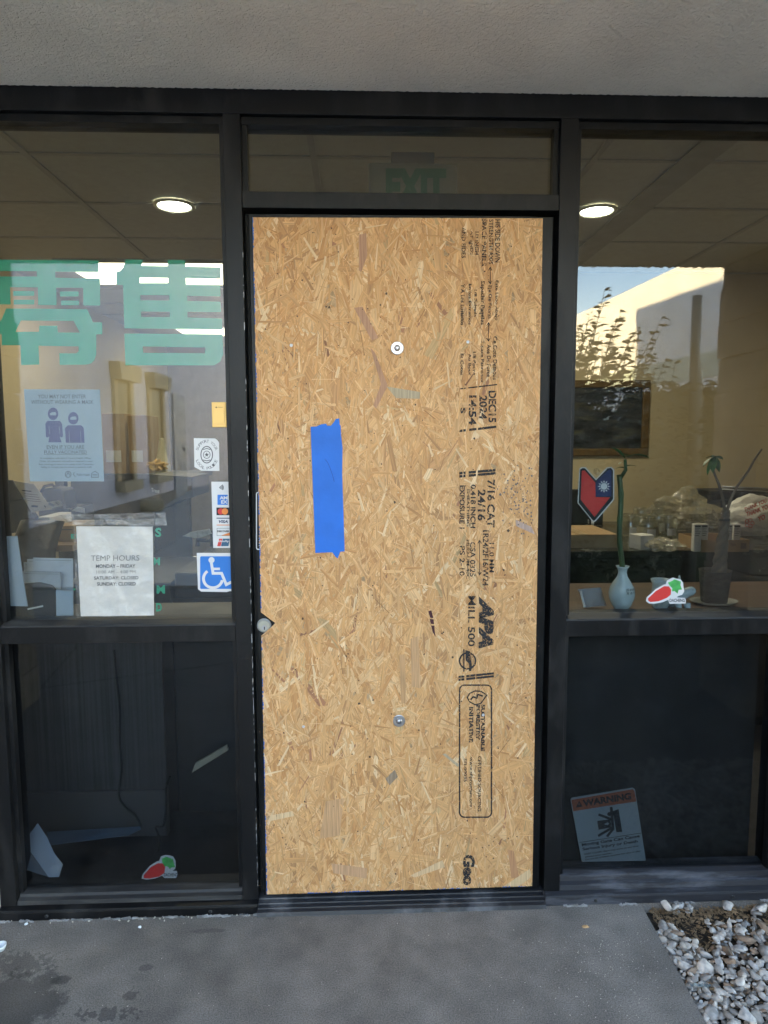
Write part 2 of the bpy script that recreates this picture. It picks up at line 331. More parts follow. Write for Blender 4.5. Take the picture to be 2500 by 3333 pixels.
MB().prism([(-3.6, .11, 0), (1.3, .11, 0), (1.3, -.012, 0), (eA.x, -.012, 0), (eB.x, -1.62, 0), (1.62, -4.89, .0), (-3.6, -4.89, .0)], (0, 0, -.15)).done("pavement", concrete()).__setitem__('kind', 'structure')
jt = MB()
for A_, B_ in (((133, 2240), (768, 2155)), ((133, 2240), (41, 2301)), ((133, 2240), (250, 2105))):
    p, q = G(*A_), G(*B_); p = Vector((p.x, 2*YG-p.y, .0)); q = Vector((q.x, 2*YG-q.y, .0)); n_ = (q-p).normalized(); n_ = Vector((-n_.y, n_.x, 0))*.006
    jt.prism([p-n_, q-n_, q+n_, p+n_], (0, 0, .004))
tag(jt.done("pavement_crack", mat("dark joint filler", (.02, .02, .02), .9)), kind="structure")
# gravel bed
soil = MB(); n = 40
for i in range(n+1):
    for j in range(n+1):
        y = -.012-4.9*j/n; xa = min(eA.x+(eB.x-eA.x)*min(1.6, -y)/1.6, 1.62); x = xa+(7.5-xa)*(i/n)**1.6
        soil.v.append((x, y, -.035+.012*noise.noise((x*6, y*6, 3))))
soil.f = [(i*(n+1)+j, (i+1)*(n+1)+j, (i+1)*(n+1)+j+1, i*(n+1)+j+1) for i in range(n) for j in range(n)]; soil.m = [0]*len(soil.f)
tag(soil.done("soil", mat("brown soil", (.045, .034, .023), .95, 0, .5, 25, bump=.01, bscale=60)), kind="structure")
def stones():
    protos = []
    for k in range(10):
        bm = bmesh.new(); bmesh.ops.create_icosphere(bm, subdivisions=2, radius=1); o = Vector((k*5.1, k*2.3, 9)); pl = [Vector([random.uniform(-1, 1) for _ in range(3)]).normalized() for _ in range(13)]
        V = []
        for v in bm.verts:
            c = v.co*1.15
            for p in pl:
                h = c.dot(p)
                if h > .52: c -= p*(h-.52)*.97
            V.append(c*(1+.12*noise.noise(c*1.7+o)))
        protos.append((np.array([tuple(v) for v in V]), np.array([[v.index for v in f.verts] for f in bm.faces]))); bm.free()
    allv = []; allf = []; cols = []; b = 0; cnt = 0
    from mathutils import Euler
    for layer in range(2):
        tries = 0; pts = []
        while tries < 34000 and len(pts) < (1300 if layer == 0 else 3000):
            tries += 1; y = -.02-random.random()**1.2*.86; xa = e0.x+ed.x*((y-e0.y)/ed.y); r = random.choice((.006, .009, .012, .015, .019, .025)) if layer else random.uniform(.008, .016)
            x = xa+r*.8+random.random()**1.4*1.5
            # the bare patch of soil against the sill
            bare = y > -.135+.10*noise.noise((x*6, y*6, 1))-.03*noise.noise((x*17, 2, 1))
            if bare and noise.noise((x*21, y*21, 7)) < .30: continue
            if layer and any((x-a)**2+(y-c)**2 < ((r+q)*.76)**2 for a, c, q in pts[-1400:]): continue
            pts.append((x, y, r)); pv, pf = protos[random.randrange(10)]
            A = np.array(Euler((random.uniform(0, 6), random.uniform(-.5, .5), random.uniform(0, 6))).to_matrix()); s = np.array([1.4, 1.0, .62])*r*random.uniform(.9, 1.15)
            A2 = np.array(Euler((random.uniform(-.5, .5), random.uniform(-.5, .5), random.uniform(0, 6))).to_matrix())
            v = ((pv@A.T)*s)@A2.T + np.array([x, y, (-.024 if layer == 0 else -.010+r*.35)]); allv.append(v); allf.append(pf+b); b += len(pv)
            g = random.choice((1, 1, .95, .9, .8, .65, .55)); t = random.uniform(-.03, .03); dirty = random.random() < .10
            cols.append(np.tile([g*(.63+t)*(.55 if dirty else 1), g*.575*(.42 if dirty else 1), g*(.515-t)*(.32 if dirty else 1), 1], (len(pv), 1)))
    v = np.concatenate(allv); f = np.concatenate(allf); c = np.concatenate(cols)
    me = bpy.data.meshes.new("gravel"); me.vertices.add(len(v)); me.vertices.foreach_set("co", v.ravel()); me.loops.add(f.size); me.loops.foreach_set("vertex_index", f.ravel().astype(np.int32))
    me.polygons.add(len(f)); me.polygons.foreach_set("loop_start", np.arange(0, f.size, 3, dtype=np.int32)); me.update(calc_edges=True)
    a = me.color_attributes.new("tone", 'FLOAT_COLOR', 'POINT'); a.data.foreach_set("color", c.ravel())
    m = mat("white pebble", (.6, .6, .6), .85, 0, .1, bump=.002, bscale=120); nt = m.node_tree; bs = nt.nodes["Principled BSDF"]; cur = bs.inputs["Base Color"].links[0].from_socket
    at = nt.nodes.new("ShaderNodeAttribute"); at.attribute_name = "tone"; nz = nt.nodes.new("ShaderNodeTexNoise"); nz.inputs["Scale"].default_value = 50; nz.inputs["Detail"].default_value = 6
    tc = nt.nodes.new("ShaderNodeTexCoord"); nt.links.new(tc.outputs["Object"], nz.inputs["Vector"])
    mr = nt.nodes.new("ShaderNodeMapRange"); mr.inputs[1].default_value = .3; mr.inputs[2].default_value = .65; mr.inputs[3].default_value = .5; mr.inputs[4].default_value = 1.05; nt.links.new(nz.outputs["Fac"], mr.inputs[0])
    mx = nt.nodes.new("ShaderNodeMix"); mx.data_type = 'RGBA'; mx.blend_type = 'MULTIPLY'; mx.inputs[0].default_value = 1; nt.links.new(at.outputs[0], mx.inputs[6]); nt.links.new(mr.outputs[0], mx.inputs[7]); nt.links.new(mx.outputs[2], bs.inputs["Base Color"])
    me.materials.append(m); return tag(link(bpy.data.objects.new("gravel", me)), "loose white gravel filling the bed beside the concrete walk", None, kind="stuff")
stones()
# dead leaf litter on the soil, wood chips and glass crumbs on the walk
lit = MB()
for i in range(4200):
    y = -.02-random.random()**1.8*.42; xa = e0.x+ed.x*((y-e0.y)/ed.y); x = xa+.03+random.random()*.75; 
    if noise.noise((x*7, y*9, 1)) < -.18 and random.random() < .85: continue
    a = random.uniform(0, 6); L = random.uniform(.003, .011); W = L*random.uniform(.15, .6); t = random.uniform(-.6, .6); c = Vector((x, y, random.uniform(-.030, -.012)))
    d = Vector((math.cos(a), math.sin(a), t*.5)); s = Vector((-math.sin(a), math.cos(a), random.uniform(-.5, .5)))
    lit.raw([c-d*L, c-s*W, c+d*L, c+s*W], [(0, 1, 2, 3)])
tag(lit.done("leaf_litter", mat("dry brown litter", (.26, .17, .09), .9, 0, .5, 40)), "dry brown leaf litter over the soil below the right sill", None, kind="stuff")
chips = MB()
for i in range(260):
    if i < 190: px, py = random.gauss(1980, 120), random.choice((3050, 3110, 3180, 3260))+random.gauss(0, 40)
    else: px, py = random.uniform(0, 2000), random.uniform(2975, 3300)
    c = G(px, py)
    if c.y > -.03 or c.x > e0.x+ed.x*((c.y-e0.y)/ed.y)-.01: continue
    chips.obox(c+Vector((0, 0, .0012)), (random.uniform(.0008, .0036)*(1.6 if i % 25 == 0 else 1), random.uniform(.0005, .0011), .001), (0, 0, random.uniform(0, 6)))
for i in range(70):
    px = random.uniform(0, 830); c = G(px, 2990-px*.03+abs(random.gauss(0, 9))+2); chips.obox(c+Vector((0, 0, .002)), (random.uniform(.002, .007), random.uniform(.001, .004), .003), (0, 0, random.uniform(0, 6)))
tag(chips.done("wood_chips", mat("pale sawdust chip", (.60, .55, .46), .8, 0, .25, 50)), "pale sawdust chips scattered over the concrete walk", None, kind="stuff")
c = G(1905, 3020); t = MB().blob(c+Vector((0, 0, .004)), (.011, .007, .003), .4, 3, 2, 3).done("wood_splinter", mat("fresh tan wood", (.55, .34, .16), .8), smooth=False); tag(t, "small tan wood splinter lying on the concrete near the gravel", "wood splinter")
c = G(2275, 3225); t = MB()
for k in range(6): t.obox(c+Vector((-.02+.009*k, -.001*k, .018+.002*(k % 2))), (.0095, .008, .0008), (random.uniform(-.3, .3), random.uniform(-.25, .25), .06))
tag(t.done("foil_strip", mat("shiny pale blue foil", (.55, .68, .72), .2, .7)), "thin shiny pale blue foil strip on the gravel edge", "foil strip")
for (px, py), lab in (((85, 3010), "larger broken glass crumb on the concrete near the left sill"), ((455, 3020), "twin glass crumbs on the concrete between sill and stain")):
    c = G(px, py); tag(MB().blob(c+Vector((0, 0, .003)), (.006, .006, .004), .5, 3, 1, px).done("glass_crumb", mat("glass crumb", (.75, .78, .8), .15)), lab, "glass crumb", "broken glass crumbs on the walk")
tag(MB().lathe([(.0, .0), (.013, .0), (.017, .012), (.017, .016), (.015, .014), (.011, .003), (0, .003)], G(2, 3090), 18).done("bottle_cap", mat("clear plastic cap", (.7, .74, .76), .25), smooth=True), "clear round plastic cap lying on the concrete at the left", "bottle cap")

# ---- the shop building: soffit, fascia, body
shop = thing("shop_building", "grey stucco shop building with deep overhang above the dark storefront", "building", (0, 0, 0))
sf = MB(); nx, ny = 300, 60                                 # ragged inner edge of the stucco soffit
def jag(x): return .012+.004*noise.noise((x*90, 1, 0))+.003*noise.noise((x*230, 5, 0))
xs = np.linspace(-3.6, 3.3, 1400)
for x in xs: sf.v += [(x, jag(x)-.018, ZS-.004), (x, -1.85, ZS-.004), (x, jag(x)-.018, ZS+.02)]
for i in range(len(xs)-1): sf.f += [(i*3, i*3+1, i*3+4, i*3+3), (i*3, i*3+3, i*3+5, i*3+2)]
sf.m = [0]*len(sf.f); sf.done("soffit", M['stucco'], shop)
fa = MB()
for i in range(len(xs)-1):
    a, b = xs[i], xs[i+1]; ja, jb = .010*noise.noise((a*40, 8, 0)), .010*noise.noise((b*40, 8, 0))
    fa.raw([(a, -1.85, ZS-.01+ja), (b, -1.85, ZS-.01+jb), (b, -1.85, 4.6), (a, -1.85, 4.6)], [(0, 1, 2, 3)])
fa.done("fascia", M['stucco'], shop)
MB().box(-3.6, 3.3, -1.84, 7.2, 4.55, 4.7).box(-3.6, 3.3, -.0, .11, ZS+.02, 4.5).box(-3.6, -XE-.0508, .005, .10, 0, ZS).box(XE+.0508, 3.3, .005, .10, -.2, ZS).box(-3.6, -3.45, .11, 7.2, 0, 4.5).box(3.2, 3.3, .11, 7.2, 0, 4.5).box(-3.45, 3.2, 7.1, 7.2, 0, 4.5).box(3.2, 3.3, -1.84, -.0, ZS+.03, 4.5).done("outer_wall", stuccomat("tan grey stucco", (.40, .36, .31)), shop)
# pillars at the front of the overhang
blockm = mat("split face block", (.33, .27, .20), .95, 0, .2, 14, bump=.02, bscale=16)
for nm, x0, x1, lab in (("block_pillar", -2.75, -2.08, "split face block pillar left of the walk under the overhang front"), ("block_pillar", 2.0, 2.75, "split face block pillar right of the shrub bed under the overhang front")):
    p = thing(nm, lab, "pillar", ((x0+x1)/2, -1.6, 0), "block pillars under the overhang"); z = 0.0; mbp = MB(); k = 0
    while z < ZS-.02:
        h = min(.2, ZS-.01-z)
        for q in range(2):
            xm = x0+(x1-x0)*(.5 if k % 2 else .36); a, b = ((x0, xm-.004), (xm+.004, x1))[q]
            fl = .028*(1-z/ZS); j = [random.uniform(-.008, .008) for _ in range(4)]
            mbp.box(a-(fl if q == 0 else 0)+j[0], b+(fl if q else 0)+j[1], -1.84+j[2], -1.36+j[3], z+.003, z+h-.004)
        z += h; k += 1
    mbp.done("blockwork", blockm, p); MB().box(x0+.02, x1-.02, -1.82, -1.38, 0, ZS-.006).done("mortar_core", mat("mortar", (.2, .17, .14), .95), p)

# ---- storefront frame
st = thing("storefront", "dark anodised storefront frame with glass sidelights around the boarded door", "storefront", (0, .05, 0))
fr = M['frame']; FD = .11
MB().box(-XE-.05, XE+.05, 0, FD, ZH, ZS+.015).done("header", fr, st, bevel=.0015)
MB().box(-XE, XL2, .018, .085, ZH-.022, ZH-.001).box(XR2, XE, .018, .085, ZH-.022, ZH-.001).box(XL1, XR1, .018, .085, ZH-.022, ZH-.001).done("head_bead", fr, st, bevel=.001)
for a, b in ((XL2, XL1), (XR1, XR2), (-XE-.0508, -XE), (XE, XE+.0508)):
    MB().box(a, b, 0.0, FD, .0400, ZH-.0005).done("mullion", fr, st, bevel=.0015)
MB().box(XL1+.0005, XR1-.0005, .002, FD, ZT0, ZT1).done("transom_bar", fr, st, bevel=.0015)
for a, b in ((-XE, XL2), (XR2, XE)):
    MB().box(a+.0005, b-.0005, .001, FD, ZM0, ZM1).done("rail", fr, st, bevel=.0015)
    MB().profile([(.004, ZM1+.0005), (.09, ZM1+.0005), (.09, ZM1+.014), (.040, ZM1+.014), (.006, ZM1+.004)], a+.001, b-.001).done("glazing_stop", M['frame_dusty'], st)
    MB().box(a, a+.014, .020, .044, ZM1+.0145, ZH-.0225).box(b-.014, b, .020, .044, ZM1+.0145, ZH-.0225).box(a, a+.014, .020, .044, .087 if a > 0 else .073, ZM0-.001).box(b-.014, b, .020, .044, .087 if a > 0 else .073, ZM0-.001).done("glazing_bead", fr, st)
    mm = M['frame_dusty'] if a < 0 else M['sill_white']
    MB().profile([(.095, .040), (.095, .071), (.042, .071), (.022, .066), (.018, .058), (.004, .053), (.002, .040)] if a < 0 else [(.095, .040), (.095, .085), (.042, .085), (.024, .078), (.0205, .062), (.006, .056), (.002, .040)], a+.0008, b-.0008).done("sill", mm, st, bevel=.001)
    MB().profile([(.10, .0), (.10, .0395), (.002, .0395), (-.016, .035), (-.018, .027), (-.016, 0.0)], (a-.0508) if a < 0 else a-.0508, (b+.0508) if a < 0 else b+.0508).done("sill_base", mm if a > 0 else M['frame'], st, bevel=.001)
    x = MB()
    for k in range(230):
        qx = random.uniform(a-.05, b+.05)
        if noise.noise((qx*14, 3, a)) < -.05: continue
        x.obox((qx, -.0195-abs(random.gauss(0, .0022)), random.uniform(.001, .004)), (random.uniform(.004, .016), random.uniform(.002, .005), random.uniform(.002, .006)), (random.uniform(-.3, .3), random.uniform(-.3, .3), random.uniform(-.3, .3)))
    x.done("sill_sealant", mat("pale crumbling sealant", (.26, .255, .25), .9, 0, .5, 30), st)['kind'] = "stuff"
    for q in ((.14, .86) if a < 0 else (.16, .8)):
        MB().lathe([(.0, .004), (.0045, .004), (.006, .001), (.0055, -.002)], (a+(b-a)*q, -.0176, .016), 14, 'y').done("sill_screw", mat("dull screw", (.05, .05, .05), .5, .5), st)
# transom rebate lining
for a, b in ((XL1, XL1+.016), (XR1-.016, XR1)): MB().box(a, b, .02, .044, ZT1+.0005, ZH-.0225).done("transom_bead", fr, st)
for a, b, z0, z1 in ((-XE, XL2, ZM1+.005, ZH-.003), (XR2, XE, ZM1+.005, ZH-.003), (-XE, XL2, .060, ZM0-.001), (XR2, XE, .070, ZM0-.001), (XL1, XR1, ZT1+.001, ZH-.003)):
    MB().box(a+.002, b-.002, YG-.003, YG+.003, z0, z1).done("window_pane", M['glass'] if z1 > 1 else M['dimglass'] if a < 0 else M['darkglass'], st)

# ---- door under the board
YD = .026
dr = thing("door", "black aluminium door almost wholly covered by the chipboard sheet", "door", (0, YD, .04))
dx0, dx1, dz0, dz1 = XL1+.014, XR1-.010, .036, ZT0-.010
MB().box(dx0, dx0+.055, YD, YD+.045, dz0, dz1).box(dx1-.055, dx1, YD, YD+.045, dz0, dz1).done("stile", fr, dr, bevel=.002)
MB().box(dx0+.055, dx1-.055, YD+.001, YD+.045, dz1-.055, dz1).box(dx0+.055, dx1-.055, YD+.001, YD+.045, dz0, dz0+.16).done("door_rail", fr, dr)
MB().box(dx0+.05, dx1-.05, YD+.02, YD+.03, dz0+.15, dz1-.05).done("door_panel", M['black'], dr)
# jamb stops behind the clearance gap
MB().box(XL1, XL1+.012, .06, FD, .03, ZT0).box(XR1-.009, XR1, .06, FD, .03, ZT0).box(XL1+.012, XR1-.009, .078, FD, ZT0-.012, ZT0).done("door_stop", M['gasket'], dr)
lc = U(860, 2035, YD-.003)
lk = MB().lathe([(0, .0), (.0225, .0), (.0225, .004), (.019, .006), (.0185, .0045), (0, .0045)][1:], lc, 28, 'y').done("lock_ring", M['silver'], dr)
l2 = MB().lathe([(.0183, .002), (.0183, .0075), (.0172, .0085), (0.0, .0085)], lc, 28, 'y').done("lock_cylinder", mat("nickel lock", (.42, .41, .35), .4, .4), lk)
p = lc+Vector((.002, 0, -.006)); MB().lathe([(.0085, .0085), (.0085, .0095), (.008, .010), (0, .010)], p, 20, 'y').done("key_plug", M['steel'], lk)
MB().box(p.x-.0014, p.x+.0014, p.y-.0115, p.y-.0098, p.z-.0055, p.z+.004).done("keyhole", M['gasket'], lk)
dk = MB(); fill(dk, stroke(rrect(835, 1603, 872, 1788, 5), 3.2, True), YD-.0006); 
for a, b in ((1620, 1644), (1652, 1670), (1690, 1700), (1712, 1728)): fill(dk, [[(845, a), (850, a), (851, b), (846, b)]], YD-.0006)
for k in range(5): fill(dk, [[(843, 1742+k*8), (850, 1742+k*8), (850, 1746+k*8), (843, 1746+k*8)]], YD-.0006)
dk.done("door_decal", M['white'], dr)
th = thing("door_threshold", "ridged black metal threshold under the boarded door", "threshold", (0, .03, 0))
MB().profile([(-.030, 0), (-.026, .012), (-.012, .014), (-.011, .0175), (.004, .019), (.005, .0225), (.022, .024), (.023, .028), (.06, .030), (.105, .030), (.105, 0)], XL1-.002, XR1+.002).done("ridged_plate", mat("worn black metal threshold", (.03, .031, .036), .45, .2, .2, 6, dust=((.22, .22, .23), 6, .52, .85)), th)

# ---- chipboard sheet
YB = .004                                                   # front face
B = [U(822, 707, YB), U(1767, 710, YB), U(1733, 2885, YB), U(868, 2912, YB)]
NT = [U(852.5, 1991, YB), U(897, 2029, YB), U(855, 2075, YB)]
NT2 = [Vector((NT[0].x-.05, YB, NT[0].z+.035)), NT[1], Vector((NT[2].x-.05, YB, NT[2].z-.035))]
bd = thing("osb_board", "tan oriented strand board sheet screwed over the door, printed mill stamps down its right side", "strand board", tuple(B[3]))
outl = [B[0], B[1], B[2], B[3], NT[2], NT[1], NT[0]]
MB().prism([(p.x, YB+.003, p.z) for p in outl], (0, YD-YB-.0035, 0)).done("board_core", mat("strand board core", (.42, .28, .15), .9, 0, .3, 60), bd)
def clip(poly, a, b, keep=1):
    out = []; ab = (b[0]-a[0], b[1]-a[1])
    sd = lambda p: keep*(ab[0]*(p[1]-a[1])-ab[1]*(p[0]-a[0]))
    for i in range(len(poly)):
        p, q = poly[i], poly[(i+1) % len(poly)]; sp, sq = sd(p), sd(q)
        if sp >= 0: out.append(p)
        if (sp > 0 > sq) or (sp < 0 < sq):
            t = sp/(sp-sq); out.append((p[0]+(q[0]-p[0])*t, p[1]+(q[1]-p[1])*t))
    return out
def strands():
    bq = [(p.x, p.z) for p in (B[3], B[2], B[1], B[0])]; nt = [(p.x, p.z) for p in NT2]    # ccw quad, notch triangle
    V = []; Fc = []; C = []; UVs = []
    base = [np.array(c) for c in ((.68, .405, .185), (.645, .375, .165), (.70, .435, .215), (.61, .345, .15), (.665, .395, .18), (.73, .475, .25), (.56, .30, .125), (.65, .39, .185))]
    x0, x1 = B[3].x-.06, B[1].x+.06; z0, z1 = B[2].z-.06, B[0].z+.06; N = 15000
    for i in range(N):
        big = random.random(); L = random.uniform(.07, .18) if big > .45 else random.uniform(.02, .07); W = random.uniform(.008, .030) if big > .35 else random.uniform(.002, .008)
        thin = i % 5 == 0
        if i > N*.6: L = random.uniform(.02, .085); W = random.uniform(.002, .010)
        if thin: W = random.uniform(.0010, .0022); L = random.uniform(.02, .08)
        a = math.pi/2 + random.gauss(0, .5) if random.random() < .80 else random.uniform(0, math.pi)
        cx, cz = random.uniform(x0, x1), random.uniform(z0, z1); d = (math.cos(a), math.sin(a)); s = (-d[1], d[0])
        def pt(u, v): return (cx+d[0]*u+s[0]*v, cz+d[1]*u+s[1]*v)
        j = lambda: random.uniform(-.5, .5)*W; tp = random.uniform(.35, 1.0)
        poly = [pt(-L/2+j(), -W/2), pt(L/2+j(), -W/2*tp), pt(L/2+j()*1.5, W/2*tp), pt(-L/2+j(), W/2)]
        for k in range(4): poly = clip(poly, bq[k], bq[(k+1) % 4])
        if len(poly) < 3: continue
        parts = [poly]
        xs_ = [p[0] for p in poly]; zs_ = [p[1] for p in poly]
        if min(xs_) < NT[1].x+.01 and min(zs_) < NT2[0].z+.01 and max(zs_) > NT2[2].z-.01:
            parts = []; cur = poly; tri = nt
            area = (tri[1][0]-tri[0][0])*(tri[2][1]-tri[0][1])-(tri[1][1]-tri[0][1])*(tri[2][0]-tri[0][0]); sg = 1 if area > 0 else -1
            for k in range(3):
                A, Bb = tri[k], tri[(k+1) % 3]; o = clip(cur, A, Bb, -sg)
                if len(o) >= 3: parts.append(o)
                cur = clip(cur, A, Bb, sg)
                if len(cur) < 3: break
        r = random.random(); col = base[random.randrange(len(base))]*random.uniform(.93, 1.06)
        if r < .004: col = np.array((.30, .15, .085))*random.uniform(.8, 1.4)
        elif r < .085: col = np.array((.53, .30, .14))*random.uniform(.85, 1.12)
        elif r < .092: col = np.array((.56, .385, .195))*random.uniform(.8, 1.1)
        elif r < .12: col = np.array((.78, .58, .36))
        if thin: col = np.array((.40, .215, .09))*random.uniform(.75, 1.2) if i % 3 == 0 else np.array((.80, .54, .30))*random.uniform(.9, 1.05)  # dark slivers stand in for shadow lines along the strand edges
        h = i/N*.0022+random.uniform(0, .0007); t1, t2 = random.uniform(-.006, .006), random.uniform(-.03, .03); oid = random.random()*50
        for P in parts:
            b = len(V)
            for q in P:
                u = (q[0]-cx)*d[0]+(q[1]-cz)*d[1]; v = (q[0]-cx)*s[0]+(q[1]-cz)*s[1]
                V.append((q[0], YB+.0028-h-u*t1-v*t2, q[1])); UVs.append((u+oid, v+oid*.37)); C.append((*(col*np.array((.89, .845, .77))), 1))
            Fc.append(tuple(range(b, b+len(P))))
    # dark specks and the dark red broken strand, grey strands seen in the photograph
    def special(px_pts, col, h=.0031):
        b = len(V); cc = U(*px_pts[0], YB)
        for q in px_pts:
            p = U(*q, YB); V.append((p.x, YB+.0028-h, p.z)); UVs.append((p.z, p.x)); C.append((*(c_*.88 for c_ in col), 1))
        Fc.append(tuple(range(b, b+len(px_pts))))
    DR = (.075, .02, .022)
    for k in ([(1394, 1990), (1404, 1986), (1411, 2012), (1400, 2010)], [(1399, 2014), (1411, 2016), (1413, 2032), (1402, 2030)], [(1403, 2036), (1414, 2036), (1417, 2072), (1409, 2058)]): special(k, DR)
    GY = (.46, .37, .24); BR = (.34, .17, .10); PU = (.48, .265, .155)
    for pts_, col in (([(1258, 1258), (1368, 1276), (1366, 1298), (1290, 1296)], GY), ([(1152, 1002), (1180, 998), (1232, 1100), (1210, 1108)], PU), ([(1205, 1130), (1222, 1150), (1262, 1255), (1225, 1330), (1215, 1320), (1240, 1250)], PU),
                      ([(1168, 765), (1192, 758), (1196, 830), (1176, 886), (1168, 880)], PU), ([(1336, 2080), (1362, 2070), (1370, 2240), (1340, 2235)], (.58, .34, .165)), ([(1300, 2130), (1318, 2130), (1322, 2290), (1306, 2290)], (.55, .32, .15)),
                      ([(1060, 2608), (1120, 2598), (1105, 2720), (1040, 2730)], (.57, .335, .165)), ([(1078, 2810), (1195, 2826), (1193, 2860), (1085, 2842)], (.56, .33, .175)), ([(1652, 2765), (1672, 2770), (1690, 2855), (1665, 2860)], (.50, .26, .125)),
                      ([(1335, 2850), (1440, 2800), (1448, 2822), (1350, 2856)], (.70, .48, .265)), ([(1640, 2885), (1725, 2828), (1730, 2855), (1690, 2884)], (.70, .49, .27)), ([(878, 2655), (952, 2640), (958, 2656), (880, 2672)], (.71, .50, .28)),
                      ([(1440, 2455), (1450, 2452), (1495, 2490), (1490, 2496)], GY), ([(1255, 2535), (1285, 2505), (1295, 2528), (1268, 2556)], (.32, .235, .155)), ([(1675, 1690), (1730, 1715), (1742, 1740), (1680, 1712)], (.46, .33, .27))):
        special(pts_, col, random.uniform(.0026, .0031))
    for i in range(420):
        px, py = random.uniform(830, 1755), random.uniform(720, 2890); r_ = random.choice((1.2, 1.6, 2.2, 3.0)) if random.random() > .03 else 5
        if px < 900 and 1970 < py < 2095: continue
        special([(px+r_*math.cos(q)*random.uniform(.5, 1.2), py+r_*math.sin(q)*random.uniform(.5, 1.4)) for q in (0, 1.2, 2.5, 3.7, 5)], (.10, .06, .035), .0029)
    for i in range(110):                                    # grey ink spatter by the right edge
        px, py = random.gauss(1690, 32), random.gauss(1625, 62)
        if px > 1738: continue
        r_ = random.uniform(1.5, 4); special([(px+r_*math.cos(q)*random.uniform(.5, 1.2), py+r_*math.sin(q)*random.uniform(.6, 1.4)) for q in (0, 1.2, 2.5, 3.7, 5)], (.16, .14, .13), .00302)
    me = bpy.data.meshes.new("strand_face"); me.from_pydata(V, [], Fc)
    at = me.color_attributes.new("tone", 'FLOAT_COLOR', 'POINT'); at.data.foreach_set("color", np.array(C, dtype=np.float32).ravel())
    uv = me.uv_layers.new(name="grain"); li = np.zeros(len(me.loops), dtype=np.int32); me.loops.foreach_get("vertex_index", li); uv.data.foreach_set("uv", np.array(UVs, dtype=np.float32)[li].ravel())
    m = bpy.data.materials.new("wood strands"); m.use_nodes = True; nt_ = m.node_tree; N_ = nt_.nodes.new; Lk = nt_.links.new; bs = nt_.nodes["Principled BSDF"]; bs.inputs["Roughness"].default_value = .62; bs.inputs["Specular IOR Level"].default_value = .35
    a = N_("ShaderNodeAttribute"); a.attribute_name = "tone"; u = N_("ShaderNodeUVMap"); u.uv_map = "grain"
    mp = N_("ShaderNodeMapping"); mp.inputs["Scale"].default_value = (10, 230, 1); Lk(u.outputs[0], mp.inputs[0])
    nz = N_("ShaderNodeTexNoise"); nz.inputs["Scale"].default_value = 1; nz.inputs["Detail"].default_value = 3; Lk(mp.outputs[0], nz.inputs["Vector"])
    mr = N_("ShaderNodeMapRange"); mr.inputs[1].default_value = .25; mr.inputs[2].default_value = .75; mr.inputs[3].default_value = .70; mr.inputs[4].default_value = 1.24; Lk(nz.outputs["Fac"], mr.inputs[0])
    mx = N_("ShaderNodeMix"); mx.data_type = 'RGBA'; mx.blend_type = 'MULTIPLY'; mx.inputs[0].default_value = 1; Lk(a.outputs[0], mx.inputs[6]); Lk(mr.outputs[0], mx.inputs[7]); Lk(mx.outputs[2], bs.inputs["Base Color"])
    bp = N_("ShaderNodeBump"); bp.inputs["Distance"].default_value = .0006; Lk(nz.outputs["Fac"], bp.inputs["Height"]); Lk(bp.outputs[0], bs.inputs["Normal"])
    me.materials.append(m); o = link(bpy.data.objects.new("strand_face", me)); o.parent = bd; o.location = -Vector(bd.location); return o
sface = strands()
# printing on the board
YP = YB-.0010
ik = MB()
VT = [("HIS SIDE DOWN", 1612, 1629, 714, 854), ("STRENGTH AXIS", 1592, 1606, 714, 860), ("SPACE PANELS", 1569, 1584, 712, 865), ("1/8 INCH", 1546, 1559, 754, 829), ("AT ENDS", 1531, 1540, 751, 829), ("AND SIDES", 1503, 1516, 740, 840),
      ("Este Lado Abajo", 1610, 1623, 913, 1043), ("Eje De Feurza", 1587, 1601, 929, 1039), ("Espacier Paneles", 1563, 1578, 915, 1057), ("1/8 Pulgada", 1541, 1553, 943, 1032), ("En los Extremos", 1526, 1535, 924, 1057), ("Y A Los Lostados", 1500, 1513, 924, 1058),
      ("Ce Cote Dessous", 1605, 1619, 1095, 1236), ("Axe De Force", 1585, 1598, 1121, 1227), ("Espace Panneaux", 1563, 1576, 1109, 1246), ("1/8 Pouce", 1539, 1550, 1145, 1221), ("Au Bout", 1525, 1534, 1151, 1221), ("Et Cotes", 1499, 1509, 1151, 1221),
      ("DEC15", 1590, 1616, 1272, 1375), ("2024", 1560, 1586, 1287, 1364), ("14:54", 1526, 1551, 1287, 1383), ("S", 1499, 1515, 1327, 1346),
      ("7/16 CAT", 1586, 1612, 1561, 1717), ("24/16", 1555, 1581, 1593, 1695), ("0.418 INCH", 1532, 1549, 1577, 1719), ("SHEATHING", 1520, 1529, 1591, 1714), ("EXPOSURE 1", 1496, 1513, 1580, 1721),
      ("11.0 MM", 1593, 1609, 1767, 1863), ("1R24/2F16/W24", 1572, 1591, 1726, 1907), ("CSA 0325", 1530, 1548, 1764, 1877), ("HUD-UM-40C", 1519, 1529, 1757, 1885), ("PS 2-10", 1496, 1513, 1777, 1875), ("MILL 500", 1524, 1547, 1940, 2104),
      ("CERTIFIED SOURCING", 1556, 1567, 2461, 2641), ("www.sfiprogram.org", 1526, 1540, 2464, 2627), ("SFI-00035", 1510, 1520, 2469, 2545)]
for i, (b, xl, xr, y0, y1) in enumerate(VT): vtext(ik, b, xl, xr, y0, y1, YP, bold=.018 if i < 18 or i > 26 else .03)
